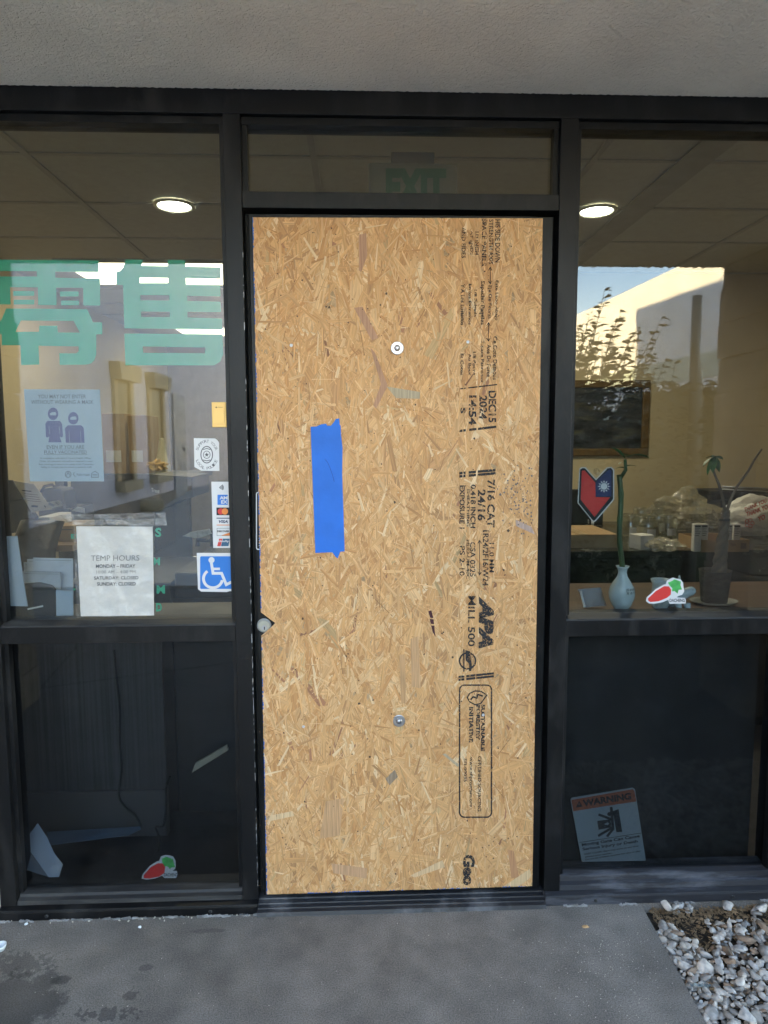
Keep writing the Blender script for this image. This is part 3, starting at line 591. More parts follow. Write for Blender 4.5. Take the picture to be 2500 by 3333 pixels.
for b, xl, xr, y0, y1 in (("SUSTAINABLE", 1566, 1579, 2293, 2445), ("FORESTRY", 1550, 1563, 2295, 2410), ("INITIATIVE", 1527, 1541, 2301, 2417), ("Geo", 1507, 1546, 2782, 2882)): vtext(ik, b, xl, xr, y0, y1, YP, bold=.05)
vtext(ik, "APA", 1559, 1608, 1941, 2111, YP, bold=.075, shear=.25)
K3 = crop(1350, 1200, 3.687); K4 = crop(1350, 1750, 3.687); K5 = crop(1350, 2200, 3.16)
def bars(K, x0, y0, x1, y1, hh, cuts):
    for a, b in cuts:
        q = lambda t: (x0+(x1-x0)*t, y0+(y1-y0)*t); p, r = q(a), q(b); fill(ik, [[K(p[0], p[1]-hh), K(r[0], r[1]-hh), K(r[0], r[1]+hh), K(p[0], p[1]+hh)]], YP, .0001)
bars(K3, 545, 242, 990, 190, 7, ((0, .08), (.1, .16), (.22, .47), (.5, 1))); bars(K3, 538, 747, 980, 697, 14, ((0, .08), (.1, .17), (.26, .46), (.5, 1)))
for o in (-20, 18): bars(K3, 535, 1275+o, 970, 1237+o, 15, ((0, .09), (.11, .17), (.26, .46), (.51, 1)))
for o in (-17, 17): bars(K4, 525, 1690+o, 950, 1645+o, 13, ((0, .07), (.08, .17), (.22, .48), (.5, 1)))
def varrow(x, y0, y1):
    fill(ik, stroke([(x, y0), (x, y1)], 2.2), YP, .0001)
    for yy, s in ((y0, 1), (y1, -1)): fill(ik, stroke([(x-6, yy+s*10), (x, yy), (x+6, yy+s*10)], 2.2), YP-.0001, .0001)
varrow(1596, 870, 924); varrow(1590, 1050, 1110); varrow(1561.5, 1759, 1871)
fill(ik, stroke(circ(1522, 2151, 26), 5, True), YP, .0001); fill(ik, [[(1515, 2116), (1530, 2120), (1537, 2170), (1534, 2184), (1527, 2184), (1527, 2160), (1516, 2150)]], YP-.0001, .0001); fill(ik, [[(1508, 2113), (1512, 2113), (1512, 2186), (1508, 2186)]], YP-.0002, .0001)
fill(ik, stroke(rrect(1496, 2230, 1600, 2660, 16), 4.5, True), YP, .0001)
fill(ik, stroke([(1585, 2262), (1565, 2250), (1545, 2249), (1528, 2258), (1521, 2271), (1530, 2285), (1547, 2294), (1565, 2290)], 4, True), YP, .0001)
fill(ik, stroke([(1572, 2266), (1555, 2260), (1552, 2272), (1540, 2268), (1532, 2278)], 5), YP-.0001, .0001)
ik.done("mill_stamp", inkmat("black stamp ink", (.022, .02, .02), .34, .46, 220), bd)
# blue edge paint flecks
bl = MB()
for i in range(520):
    t = random.random(); p = B[0]*(1-t)+B[3]*t
    if NT2[2].z+.03 < p.z < NT2[0].z-.03: continue
    if noise.noise((0, p.z*9, 4)) < -.15: continue
    r = random.uniform(.0008, .0048); bl.raw([(p.x+.0001, YB-.0004, p.z-.004), (p.x+r, YB-.0006, p.z+random.uniform(-.002, .002)), (p.x+.0001, YB-.0004, p.z+.004)], [(0, 1, 2)])
for i in range(160):
    t = random.random(); p = B[3]*(1-t)+B[2]*t
    if noise.noise((p.x*9, 2, 4)) < .0: continue
    r = random.uniform(.001, .006); bl.raw([(p.x-.003, YB-.0004, p.z+.0001), (p.x+random.uniform(-.002, .002), YB-.0006, p.z+r), (p.x+.003, YB-.0004, p.z+.0001)], [(0, 1, 2)])
bl.prism([B[0]+Vector((-.0005, .001, 0)), NT[0]+Vector((-.0005, .001, 0)), NT[0]+Vector((-.0005, .02, 0)), B[0]+Vector((-.0005, .02, 0))], (-.0004, 0, 0))
bl.prism([NT[2]+Vector((-.0005, .001, 0)), B[3]+Vector((-.0005, .001, 0)), B[3]+Vector((-.0005, .02, 0)), NT[2]+Vector((-.0005, .02, 0))], (-.0004, 0, 0))
bl.done("edge_paint", mat("blue edge sealer", (.03, .13, .42), .7, 0, .3, 60), bd)['kind'] = "stuff"
for px, py in ((1293, 1133), (1299, 2346)):
    c = U(px, py, YB-.0012); bo = MB().lathe([(.0, .0), (.0195, .0), (.0195, .0016), (.018, .0022), (.009, .0022)][1:], c, 28, 'y').done("washer", M['steel'], bd)
    MB().lathe([(.0095, .002), (.0095, .005), (.007, .0085), (.003, .0100), (0, .0102)], c, 20, 'y').done("bolt_head", M['steel'], bo)
for px, py in ((948, 1124), (1523, 1113), (988, 2365), (1573, 2327)):
    MB().lathe([(.0, .0), (.0047, .0), (.0044, .0012), (.0018, .0012), (.0008, .0004), (0, .0004)][1:], U(px, py, YB-.0014), 16, 'y').done("screw", mat("zinc screw", (.5, .5, .52), .45, .3), bd)
# blue painters tape
tm = mat("blue masking tape", (.006, .13, .56), .6, 0, .10, 9, bump=.0016, bscale=22)
tp = thing("masking_tape", "bright blue masking tape strip with torn ends on the strand board", "tape", tuple(U(1066, 1800, YB-.002)))
x = MB(); fill(x, [[(1030, 1388), (1046, 1381), (1062, 1379), (1066, 1388), (1076, 1387), (1087, 1374), (1094, 1363), (1104, 1362), (1106, 1385), (1115, 1455), (1111, 1790), (1106, 1800), (1099, 1818), (1092, 1812), (1082, 1798), (1034, 1795)]], YB-.0016, .0004); x.done("under_strip", tm, tp)
x = MB(); P = []; rows = 24
for i in range(rows+1):
    t = i/rows
    for j in range(7):
        s = j/6; p = U(1011+(1026.5-1011)*t+(1109+(1122-1109)*t-1011-(1026.5-1011)*t)*s, 1389+(1800-1389)*t+(s*-5 if i in (0, rows) else s*-5), YB-.0024)
        x.v.append((p.x, p.y-.0011*abs(noise.noise((s*3, t*9, 2)))-.0005*math.sin(s*3.1), p.z))
x.f = [(i*7+j, i*7+j+1, (i+1)*7+j+1, (i+1)*7+j) for i in range(rows) for j in range(6)]; x.m = [0]*len(x.f); x.done("top_strip", tm, tp, True)
x = MB(); fill(x, stroke([(1058, 1495), (1066, 1504), (1074, 1522), (1082, 1545), (1088, 1568)], 1.4), YB-.0042, .0001); x.done("crease_shade", mat("dark blue crease", (.006, .05, .25), .7), tp)  # fold shade drawn as a darker blue line

# ---------------------------------------------------------------- lettering and stickers on the left pane
C2 = crop(0, 800, 1.952); C3 = crop(0, 1450, 1.952); C4 = crop(0, 2050, 1.952); C7 = crop(1750, 1400, 2.212); C8 = crop(1700, 2000, 2.074)
def L(K, pts): return [K(a, b) for a, b in pts]
def decal(name, loops, y, m, parent=None, th=.0004):
    b = MB(); fill(b, loops, y, th); return b.done(name, m, parent)
v1 = MB(); fill(v1, [L(C2, [(-35, 88), (625, 93), (625, 167), (352, 165), (352, 203), (635, 208), (637, 380), (530, 380), (528, 268), (358, 266), (360, 378), (243, 376), (241, 265), (65, 263), (68, 373), (-37, 373), (-35, 195), (235, 195), (233, 162), (-35, 160)])], YI, .0005)
for a, b, c_, d in ((85, 288, 217, 318), (88, 343, 218, 373), (382, 290, 500, 322), (388, 348, 503, 378)): fill(v1, [L(C2, [(a, b), (c_, b), (c_, d), (a, d)])], YI, .0005)
fill(v1, [L(C2, [(40, 398), (555, 403), (590, 485), (650, 487), (650, 563), (612, 563), (612, 690), (600, 728), (575, 750), (545, 756), (380, 757), (377, 683), (485, 683), (500, 670), (500, 640), (245, 635), (250, 755), (135, 757), (130, 632), (12, 632), (10, 560), (-50, 560), (-50, 483), (5, 480)]), L(C2, [(133, 475), (468, 478), (508, 552), (368, 550), (365, 508), (250, 508), (248, 547), (98, 547)])], YI, .0005)
tag(v1.done("window_lettering", M['green']), "large green Chinese character cut off by the left edge of the photo", "window lettering", "green characters on the left pane")
v2 = MB(); fill(v2, [L(C2, [(800, 87), (908, 90), (898, 127), (1068, 130), (1065, 90), (1178, 92), (1177, 132), (1400, 137), (1402, 210), (1180, 205), (1182, 247), (1400, 252), (1402, 322), (1190, 318), (1190, 350), (1402, 355), (1405, 422), (1192, 420), (1192, 455), (1412, 462), (1412, 532), (790, 525), (782, 250), (740, 248), (740, 165), (765, 160), (785, 135)])]
     + [L(C2, [(a, b), (c_, b+2), (c_, d), (a, d)]) for a, b, c_, d in ((887, 202, 1070, 237), (893, 313, 1075, 347), (897, 418, 1080, 453))], YI, .0005)
fill(v2, [L(C2, [(790, 557), (1415, 562), (1418, 690), (1400, 735), (1360, 760), (797, 760)]), L(C2, [(908, 640), (1305, 647), (1302, 683), (910, 680)])], YI, .0005)
tag(v2.done("window_lettering", M['green']), "large green Chinese character whole beside the door mullion", "window lettering", "green characters on the left pane")
hl = MB()
for b, x0, x1, yt, yb in (("S", 505, 525, 1718, 1748), ("M", 500, 521, 1815, 1840), ("M", 510, 537, 1905, 1932), ("D", 508, 527, 1963, 1990), ("E", 231, 243, 1738, 1753), ("1", 238, 245, 1916, 1921), ("H", 247, 262, 1738, 1753)): htext(hl, b, x0, x1, yt, yb, YI, bold=.04)
tag(hl.done("hours_lettering", M['green']), "small green capital letters showing around the temporary hours notice", "window lettering")

# masked people notice
mn = thing("mask_notice", "pale blue notice with two masked figures taped inside the left pane", "notice", tuple(U(210, 1567, YI)))
decal("sheet", [[(78, 1267), (325, 1268), (339, 1567), (98, 1567)]], YI+.001, mat("pale blue paper", (.36, .45, .50), .8, 0, .04, 4), mn); YN = YI+.0004
x = MB()
for b, x0, x1, yt, yb in (("YOU MAY NOT ENTER", 123, 280, 1284, 1297), ("WITHOUT WEARING A MASK", 101, 305, 1302, 1315), ("EVEN IF YOU ARE", 152, 274, 1449, 1460), ("FULLY VACCINATED", 144, 283, 1466, 1477),
                          ("In compliance with the LA County Health Officer", 132, 297, 1488, 1496), ("Order, all customers and staff are required to wear", 129, 302, 1498, 1506), ("face coverings to ensure the safety of all. Customers", 127, 305, 1508, 1516), ("failing to comply may be asked to leave by staff.", 134, 299, 1517, 1525), ("Public Health", 250, 293, 1541, 1549)):
    htext(x, b, x0, x1, yt, yb, YN, bold=.015)
fill(x, stroke(circ(222, 1544, 9.5, 18), 2.5, True), YN); fill(x, stroke([(216, 1548), (222, 1538), (228, 1548)], 2.5), YN); fill(x, stroke([(242, 1537), (239, 1544), (246, 1552)], 2), YN); fill(x, stroke([(298, 1541), (309, 1534), (320, 1541), (320, 1554), (298, 1554)], 2, True), YN)
for yy in (1544, 1549): fill(x, stroke([(301, yy), (317, yy)], 2), YN)
for yy, a, b in ((1461.5, 152, 274), (1479, 144, 284)): fill(x, stroke([(a, yy), (b, yy)], 1.3), YN)
x.done("print", mat("grey blue print", (.06, .09, .12), .8), mn)
K = crop(0, 1300, 4.1475)
for nm, hx, hy, body, arms in (("woman_figure", 717, 195, [(640, 290), (810, 290), (838, 330), (850, 500), (830, 515), (805, 500), (832, 580), (655, 580), (665, 500), (640, 515), (622, 505), (613, 330)], ((660, 365, 668, 470), (798, 365, 806, 470))), ("man_figure", 990, 255, [(915, 350), (1095, 348), (1130, 385), (1142, 585), (890, 585), (878, 390)], ((930, 425, 938, 582), (1084, 425, 1092, 582)))):
    x = MB(); fill(x, [L(K, body)] + [L(K, [(a, b), (a+5, b), (c_+5, d), (c_, d)]) for a, b, c_, d in arms], YN)
    fill(x, [L(K, circ(hx, hy, 70, 24, 84)), L(K, [(hx-45, hy-2), (hx-20, hy-22), (hx+30, hy-25), (hx+45, hy-5), (hx+38, hy+20), (hx-38, hy+20)])], YN)
    x.done(nm, M['inkblue'], mn)

# local police sticker
pk = thing("police_sticker", "white round badge sticker high on the left pane beside the mullion", "sticker", tuple(U(672, 1533, YO)))
decal("backing", [[(631, 1426), (700, 1427), (707, 1432), (713, 1440), (714.5, 1533), (655, 1532), (633, 1520), (632, 1470)]], YO, M['white'], pk); x = MB(); YQ = YO-.0004
cx_, cy_ = 673, 1480; arctext(x, "SUPPORT YOUR", cx_, cy_, 34, 44, 205, 335, 9, YQ); arctext(x, "LOCAL POLICE", cx_, cy_, 34, 44, 152, 28, 9, YQ, inward=True)
fill(x, stroke(circ(cx_, cy_, 19, 24, 27), 3, True), YQ); fill(x, stroke(circ(cx_, cy_, 11, 20, 12), 2, True), YQ)
fill(x, [[(cx_+(8 if i % 2 == 0 else 3.4)*math.sin(i*math.pi/5), cy_-(8 if i % 2 == 0 else 3.4)*math.cos(i*math.pi/5)) for i in range(10)]], YQ)
for s in (-1, 1): fill(x, stroke([(cx_-12, cy_+s*17), (cx_, cy_+s*20), (cx_+12, cy_+s*17)], 2.5), YQ)
x.done("print", M['ink'], pk)

# card logos strip
cs = thing("card_strip", "white strip of payment card logos beside the door mullion", "sticker", tuple(U(725, 1783, YO)))
decal("backing", [L(C3, [(1343, 230), (1478, 230), (1490, 650), (1355, 651)])], YO, M['white'], cs); YQ = YO-.0004; YQ2 = YO-.0007
blu = mat("card blue", (.02, .17, .60), .5); navy = mat("card navy", (.02, .03, .10), .5); org = mat("card orange", (.80, .25, .04), .5)
x = MB()
for k, r in enumerate((8, 16, 24, 31)): fill(x, stroke(L(C3, circ(1388, 268, r, 9, r, -38, 38)), 2.4), YQ)
x.done("contactless_mark", M['inkblack'], cs)
decal("blue_logo", [L(C3, [(1382, 313), (1447, 313), (1447, 377), (1382, 377)])], YQ, blu, cs); x = MB(); htext(x, "AM", *[C3(1395, 0)[0], C3(1446, 0)[0], C3(0, 322)[1], C3(0, 343)[1]], YQ2, bold=.04); htext(x, "EX", C3(1405, 0)[0], C3(1446, 0)[0], C3(0, 348)[1], C3(0, 370)[1], YQ2, bold=.04); x.done("blue_logo_text", M['white'], cs)
decal("black_logo", [L(C3, [(1375, 394), (1457, 394), (1458, 443), (1376, 443)])], YQ, M['inkblack'], cs); decal("red_disc", [L(C3, circ(1403, 419, 20))], YQ2, M['red'], cs); decal("orange_disc", [L(C3, circ(1429, 419, 20))], YQ2-.0004, org, cs)
x = MB(); htext(x, "VISA", C3(1390, 0)[0], C3(1448, 0)[0], C3(0, 474)[1], C3(0, 493)[1], YQ, bold=.04, shear=.25); fill(x, [L(C3, [(1376, 459), (1458, 459), (1458, 465), (1376, 465)])], YQ); x.done("navy_logo", navy, cs); decal("orange_rule", [L(C3, [(1377, 503), (1459, 503), (1459, 508), (1377, 508)])], YQ, org, cs)
x = MB(); htext(x, "DISCOVER", C3(1381, 0)[0], C3(1457, 0)[0], C3(0, 539)[1], C3(0, 551)[1], YQ2, bold=.05); fill(x, stroke(L(C3, [(1379, 526), (1460, 526), (1460, 573), (1379, 573)]), 1, True), YQ); x.done("discover_logo", M['inkblack'], cs); decal("orange_wedge", [L(C3, [(1459, 553), (1459, 572), (1405, 572)])], YQ, org, cs)
decal("red_logo", [L(C3, [(1392, 592), (1414, 592), (1402, 640), (1380, 640)])], YQ, M['red'], cs); decal("navy_panel", [L(C3, [(1416, 592), (1460, 592), (1452, 640), (1404, 640)])], YQ, mat("card dark teal", (.02, .10, .20), .5), cs); x = MB(); htext(x, "UnionPay", C3(1388, 0)[0], C3(1455, 0)[0], C3(0, 601)[1], C3(0, 618)[1], YQ2, bold=.03, shear=.2); x.done("pay_text", M['white'], cs)

# wheelchair sticker
ws = thing("wheelchair_sticker", "blue and white wheelchair access sticker low on the left pane", "sticker", tuple(U(700, 1927, YO)))
decal("backing", [L(C3, [(1250, 682), (1490, 683), (1494, 928), (1462, 925), (1440, 931), (1278, 928), (1258, 912)])], YO, M['white'], ws); decal("blue_field", [L(C3, rrect(1272, 704, 1480, 911, 8))], YQ, mat("access blue", (.01, .17, .58), .45), ws)
x = MB(); fill(x, [L(C3, circ(1344, 728, 19))], YQ2); W3 = lambda p, wd, k: fill(x, stroke(L(C3, p), wd), YQ2-.0001*k)
W3([(1343, 745), (1354, 812), (1408, 812), (1438, 884), (1470, 868)], 9, 1); W3([(1349, 784), (1398, 784)], 8, 2); W3(circ(1353, 846, 60, 22, 58, 10, 245), 9, 3); x.done("wheelchair_figure", M['white'], ws)

# gold chime plate
gp = thing("entry_switch", "gold rectangular switch plate mounted on the left pane", "switch", tuple(U(714, 1392, YO)))
a, b = U(690, 1309, YO), U(739.5, 1391, YO); MB().box(a.x, b.x, YO-.008, YO, b.z, a.z).done("plate", M['brass'], gp, bevel=.0015)
a2, b2 = U(694, 1320, YO), U(733, 1380, YO); y2 = YO-.0082
MB().prism([(q.x, y2, q.z) for q in (U(*k, YO) for k in rrect(694, 1320, 733, 1380, 4))], (0, -.0025, 0)).done("button", M['brass'], gp, bevel=.0006); x = MB(); htext(x, "KINNI", 709, 724, 1324, 1328, y2-.003); fill(x, [circ(704, 1326, 2.5, 12)], y2-.003); x.done("button_print", M['inkblack'], gp)

# temporary hours notice
tn = thing("hours_notice", "white temporary hours notice in a clear sleeve taped to the left pane", "notice", tuple(U(375, 2010, YO)))
def sheet(name, c4, y, m, parent, amp, nx=14, ny=18, seed=0, y_edge=0):
    x = MB()
    for i in range(ny+1):
        for j in range(nx+1):
            s, t = j/nx, i/ny; px = (c4[0][0]*(1-s)+c4[1][0]*s)*(1-t)+(c4[3][0]*(1-s)+c4[2][0]*s)*t; py = (c4[0][1]*(1-s)+c4[1][1]*s)*(1-t)+(c4[3][1]*(1-s)+c4[2][1]*s)*t
            p = U(px, py, y); x.v.append((p.x, p.y-amp*abs(noise.noise((s*3+seed, t*4, 1)))-y_edge*(max(0, abs(s-.5)*2-.8)*5)**2*.2, p.z))
    x.f = [(i*(nx+1)+j, i*(nx+1)+j+1, (i+1)*(nx+1)+j+1, (i+1)*(nx+1)+j) for i in range(ny) for j in range(nx)]; x.m = [0]*len(x.f); return x.done(name, m, parent, True)
sheet("paper_sheet", [(248, 1713), (497, 1714), (502, 2003), (263, 2006)], YO-.0010, M['paper'], tn, .0010, seed=3)
sheet("sleeve", [(238, 1693), (501, 1690), (503, 2004), (250, 2010)], YO-.0035, M['sleeve'], tn, .0025, seed=8)
sheet("tape_strip", [(193, 1676), (540, 1668), (543, 1711), (228, 1707)], YO-.0016, M['tape'], tn, .0018, seed=1)
x = MB()
for b, x0, x1, yt, yb, bo in (("TEMP HOURS", 296, 454, 1808, 1826, 0), ("10:00 AM – 4:00 PM", 314, 441, 1857, 1867, 0)): htext(x, b, x0, x1, yt, yb, YO-.0024, slope=-.008, bold=bo)
x.done("light_print", mat("pale grey print", (.20, .20, .21), .8), tn); x = MB()
for b, x0, x1, yt, yb in (("MONDAY – FRIDAY", 312, 441, 1837, 1849), ("SATURDAY: CLOSED", 306, 451, 1876, 1887), ("SUNDAY: CLOSED", 316, 442, 1895, 1907)): htext(x, b, x0, x1, yt, yb, YO-.0024, slope=-.008, bold=.03)
x.done("bold_print", M['ink'], tn)

# carrot stickers
def carrot(K, pts, root, leaf, t0, t1, th_, text, label, y):
    g = thing("carrot_sticker", label, "sticker", tuple(U(*K(*pts[0]), y)), "carrot stickers on the panes")
    decal("backing", [L(K, pts)], y, M['white'], g); decal("carrot_root", [L(K, root)], y-.0004, M['red'], g); decal("carrot_leaves", [L(K, leaf)], y-.0004, mat("carrot green", (.06, .36, .08), .5, 0, .3, 60), g)
    x = MB(); a, b = K(*t0), K(*t1); htext(x, text, a[0], b[0], a[1]-th_, a[1], y-.0006, bold=.02); x.done("sticker_text", M['inkblack'], g)
carrot(C7, [(785, 1205), (850, 1145), (910, 1112), (925, 1110), (930, 1085), (955, 1070), (975, 1062), (1000, 1070), (1030, 1075), (1048, 1100), (1050, 1130), (1056, 1160), (1040, 1185), (1008, 1195), (1005, 1205), (1060, 1208), (1068, 1225), (1065, 1248), (950, 1250), (940, 1222), (900, 1238), (840, 1250), (800, 1248), (780, 1230)],
       [(795, 1212), (850, 1160), (910, 1124), (945, 1125), (962, 1150), (958, 1185), (930, 1208), (870, 1232), (812, 1238), (797, 1228)], [(950, 1118), (938, 1098), (970, 1085), (985, 1074), (1008, 1082), (1032, 1090), (1028, 1115), (1040, 1148), (1015, 1150), (1008, 1178), (985, 1158), (968, 1162), (970, 1138)],
       (950, 1238), (1060, 1238), 11, "DACHENG", "red carrot sticker with shop name in front of the blue planter", YO)
carrot(C4, [(905, 1555), (950, 1500), (1000, 1470), (1012, 1468), (1022, 1440), (1050, 1430), (1075, 1432), (1100, 1440), (1115, 1465), (1118, 1500), (1112, 1520), (1095, 1530), (1125, 1532), (1128, 1560), (1118, 1577), (1045, 1577), (1030, 1562), (990, 1578), (935, 1588), (900, 1580)],
       [(912, 1560), (955, 1510), (1005, 1482), (1038, 1485), (1050, 1510), (1045, 1545), (1010, 1568), (950, 1580), (915, 1578)], [(1032, 1478), (1028, 1455), (1055, 1440), (1080, 1450), (1100, 1458), (1105, 1485), (1112, 1508), (1090, 1510), (1080, 1520), (1062, 1500), (1048, 1505)],
       (1042, 1567), (1128, 1567), 11, "DACHENG", "red carrot sticker with shop name low on the dark lower left pane", YI)

# shield emblem hanging inside
sh = thing("shield_emblem", "red and navy shield emblem with white sun hung by suction cup", "emblem", tuple(U(*C7(415, 660), YI+.004))); y = YI+.004
decal("white_rim", [L(C7, [(300, 278), (320, 266), (345, 268), (420, 352), (500, 268), (530, 265), (550, 285), (550, 500), (418, 655), (405, 662), (390, 650), (288, 525), (290, 480)])], y, M['white'], sh, .002)
decal("black_border", [L(C7, [(306, 285), (325, 273), (342, 275), (420, 362), (505, 275), (528, 272), (543, 290), (543, 498), (412, 650), (402, 652), (392, 643), (295, 522), (297, 480)])], y-.0014, M['inkblack'], sh)
decal("red_field", [L(C7, [(318, 293), (338, 290), (415, 378), (417, 482), (522, 484), (410, 625), (310, 500)])], y-.0018, M['red'], sh); decal("navy_field", [L(C7, [(417, 376), (515, 283), (530, 290), (530, 477), (417, 480)])], y-.0018, mat("navy print field", (.012, .02, .10), .5), sh)
x = MB(); fill(x, [L(C7, circ(478, 405, 24))], y-.0022)
for k in range(12):
    q = k*math.pi/6; fill(x, [L(C7, [(478+46*math.sin(q), 405-46*math.cos(q)), (478+29*math.sin(q+.2), 405-29*math.cos(q+.2)), (478+29*math.sin(q-.2), 405-29*math.cos(q-.2))])], y-.0022)
x.done("white_sun", M['white'], sh); MB().lathe([(.0, .0), (.011, .0), (.010, .002), (.004, .006), (.004, .009)][1:], U(*C7(425, 297), YI+.002), 18, 'y').done("suction_cup", M['clear'], sh, True)

# warning sign inside the lower right pane
wg = thing("warning_sign", "tilted moving gate warning sign inside the lower right pane", "sign", tuple(U(*C8(600, 1665), YI+.02))); y = YI+.010
cl = C8
decal("board", [L(cl, [(325, 1250), (335, 1238), (745, 1170), (760, 1180), (833, 1660), (402, 1668)])], y, M['paleblue'], wg, .003); y -= .002
decal("orange_band", [L(cl, [(332, 1252), (745, 1180), (757, 1190), (770, 1262), (345, 1328)])], y, M['orange'], wg)
x = MB(); y -= .0004
ptext(x, "WARNING", cl(412, 1298), cl(738, 1248), cl(405, 1252), y, bold=.045); fill(x, [L(cl, [(362, 1303), (384, 1258), (408, 1297)]), L(cl, [(381, 1272), (386, 1272), (385, 1290), (382, 1290)])], y)
ptext(x, "Moving Gate Can Cause", cl(405, 1572), cl(795, 1510), cl(400, 1545), y, bold=.03); ptext(x, "Serious Injury or Death", cl(410, 1600), cl(782, 1545), cl(405, 1575), y, bold=.03)
for b, a0, a1, hh in (("KEEP CLEAR! Gate may move at any time", (422, 1627), (786, 1570), 14), ("without prior warning.", (424, 1646), (612, 1618), 14), ("Do not let children operate the gate or play", (427, 1664), (800, 1604), 14)): ptext(x, b, cl(*a0), cl(*a1), cl(a0[0]-3, a0[1]-hh), y, bold=.02)
fill(x, stroke(L(cl, [(385, 1540), (805, 1475)]), 1.4), y)
for p, wd in (([(600, 1300), (612, 1440)], 9), ([(515, 1350), (600, 1382)], 8), ([(606, 1440), (512, 1495)], 8), ([(618, 1442), (572, 1500)], 8)): fill(x, stroke(L(cl, p), wd), y); y -= .0001
fill(x, [L(cl, circ(588, 1348, 14))], y); fill(x, [L(cl, [(506, 1394), (596, 1383), (600, 1437), (516, 1453)]), L(cl, [(556, 1410), (572, 1408), (571, 1400), (588, 1413), (573, 1426), (572, 1419), (557, 1420)])], y); fill(x, [L(cl, [(610, 1328), (650, 1314), (675, 1468), (636, 1470)])], y)
x.done("sign_print", M['inkblack'], wg)

# ================================================================ INTERIOR
IY0, IY1 = .115, 7.0
def st_(mb, name, m): return tag(mb.done(name, m), kind="structure")
st_(MB().box(-2.6, 3.15, IY0, IY1, -.05, -.002), "interior_floor", M['floorin'])
st_(MB().box(-2.6, 3.15, IY0, IY1, 2.75, 2.80), "interior_ceiling", M['ceil'])
lw = MB().box(-2.7, -2.6, IY0, IY1, 0, 2.75)
st_(lw, "wall_left", M['beige']); st_(MB().box(-2.6, .32, IY1, IY1+.05, 0, 2.75), "wall_back", mat("dimmed grey brown wall", (.26, .23, .18), .8)); st_(MB().box(.42, 3.1, 3.02, 3.12, 0, 2.75), "wall_partition", M['beige']); st_(MB().box(3.05, 3.15, IY0, 3.0, 0, 2.75), "wall_right", M['beige'])  # back wall colour darkened to stand in for the dim rear room
st_(MB().box(.32, .42, 3.02, IY1, 0, 2.75), "wall_inner", mat("shaded grey brown wall", (.20, .175, .14), .8))  # rear room dimness put into this wall colour too
st_(MB().box(-2.6, 3.15, .112, .16, 2.56, 2.75), "wall_head", M['ceil'])
grid = MB()
for yy in (.39, 1.0, 1.61, 2.22, 2.98, 3.6, 4.2, 4.75, 5.4, 6.0): grid.box(-2.59, 3.04 if yy < 3 else .31, yy-.012, yy+.012, 2.744, 2.752)
for xx in (-1.54, -.32, .90, 2.12): grid.box(xx-.014, xx+.014, .17, 7.0 if xx < .3 else 3.0, 2.742, 2.7525)
st_(grid, "ceiling_grid", M['tbar']); st_(MB().box(1.27, 1.42, .17, 3.0, 2.738, 2.7415), "ceiling_beam", mat('dim ceiling strip', (.40, .385, .34), .8))
def lampdown(parent, x, y, z, size, watt):
    l = bpy.data.lights.new("lamp_light", 'AREA'); l.shape = 'DISK'; l.size = size; l.energy = watt; l.color = (1.0, .84, .56); o = link(bpy.data.objects.new("lamp_light", l)); o.parent = parent; o.location = Vector((x, y, z))-Vector(parent.location)
troff = emitmat("lit diffuser", (1.0, .86, .55), .42); lamp = emitmat("lit lamp", (1.0, .97, .80), 3.0)
for x0, x1, y0, y1, lab in ((-2.15, -.93, G(500, 854, 2.735).y, G(500, 926, 2.735).y, "near fluorescent ceiling panel lit behind the large green lettering"), (-2.10, -.88, G(640, 1066, 2.735).y, G(640, 1093, 2.735).y, "far fluorescent ceiling panel glimpsed below the whole green character"), (.9, 2.1, 1.9, 2.5, "")):
    if not lab: continue
    t = thing("ceiling_light", lab, "ceiling light", ((x0+x1)/2, (y0+y1)/2, 2.74), "fluorescent ceiling panels"); lampdown(t, (x0+x1)/2, (y0+y1)/2, 2.728, x1-x0-.1, .7); MB().box(x0, x1, y0, y1, 2.735, 2.738).done("diffuser", troff, t); MB().box(x0-.03, x1+.03, y0-.03, y0, 2.73, 2.7495).box(x0-.03, x1+.03, y1, y1+.03, 2.73, 2.7495).done("fitting_frame", M['tbar'], t)
for px, py, lab in ((567, 668, "round recessed downlight seen through the left pane"), (1942, 685, "round recessed downlight seen through the right pane")):
    c = G(px, py, 2.745); t = thing("downlight", lab, "downlight", tuple(c), "recessed downlights"); lampdown(t, c.x, c.y, 2.73, .15, 2.0 if c.x > 0 else 1.2)
    MB().lathe([(.105, 0), (.105, -.006), (.088, -.010), (.084, -.004), (.080, .0)], (c.x, c.y, 2.745), 36).done("trim_ring", mat("cream trim", (.8, .78, .62), .4), t, True)
    MB().lathe([(.082, -.003), (.06, -.0015), (.0001, -.001)], (c.x, c.y, 2.7448), 32).done("lamp_face", lamp, t, True)
# exit sign over the door
ex = thing("exit_sign", "green lettered exit sign hanging inside behind the transom pane", "exit sign", (.0, .3, 2.4)); y = .22
p0, p1 = U(1200, 528, y), U(1488, 690, y); MB().box(p0.x, p1.x, y, y+.04, p1.z, p0.z).done("sign_case", mat("cream sign case", (.14, .11, .065), .5), ex, bevel=.006)
x = MB(); htext(x, "EXIT", 1256, 1452, 548, 668, y-.001, bold=.06); x.done("sign_letters", mat("exit green", (.008, .07, .02), .5), ex); a = U(1275, 490, y); b = U(1415, 526, y); MB().box(a.x, b.x, y+.01, y+.04, p0.z+.0005, a.z).done("sign_mount", mat("brown sign mount", (.10, .075, .045), .6), ex)

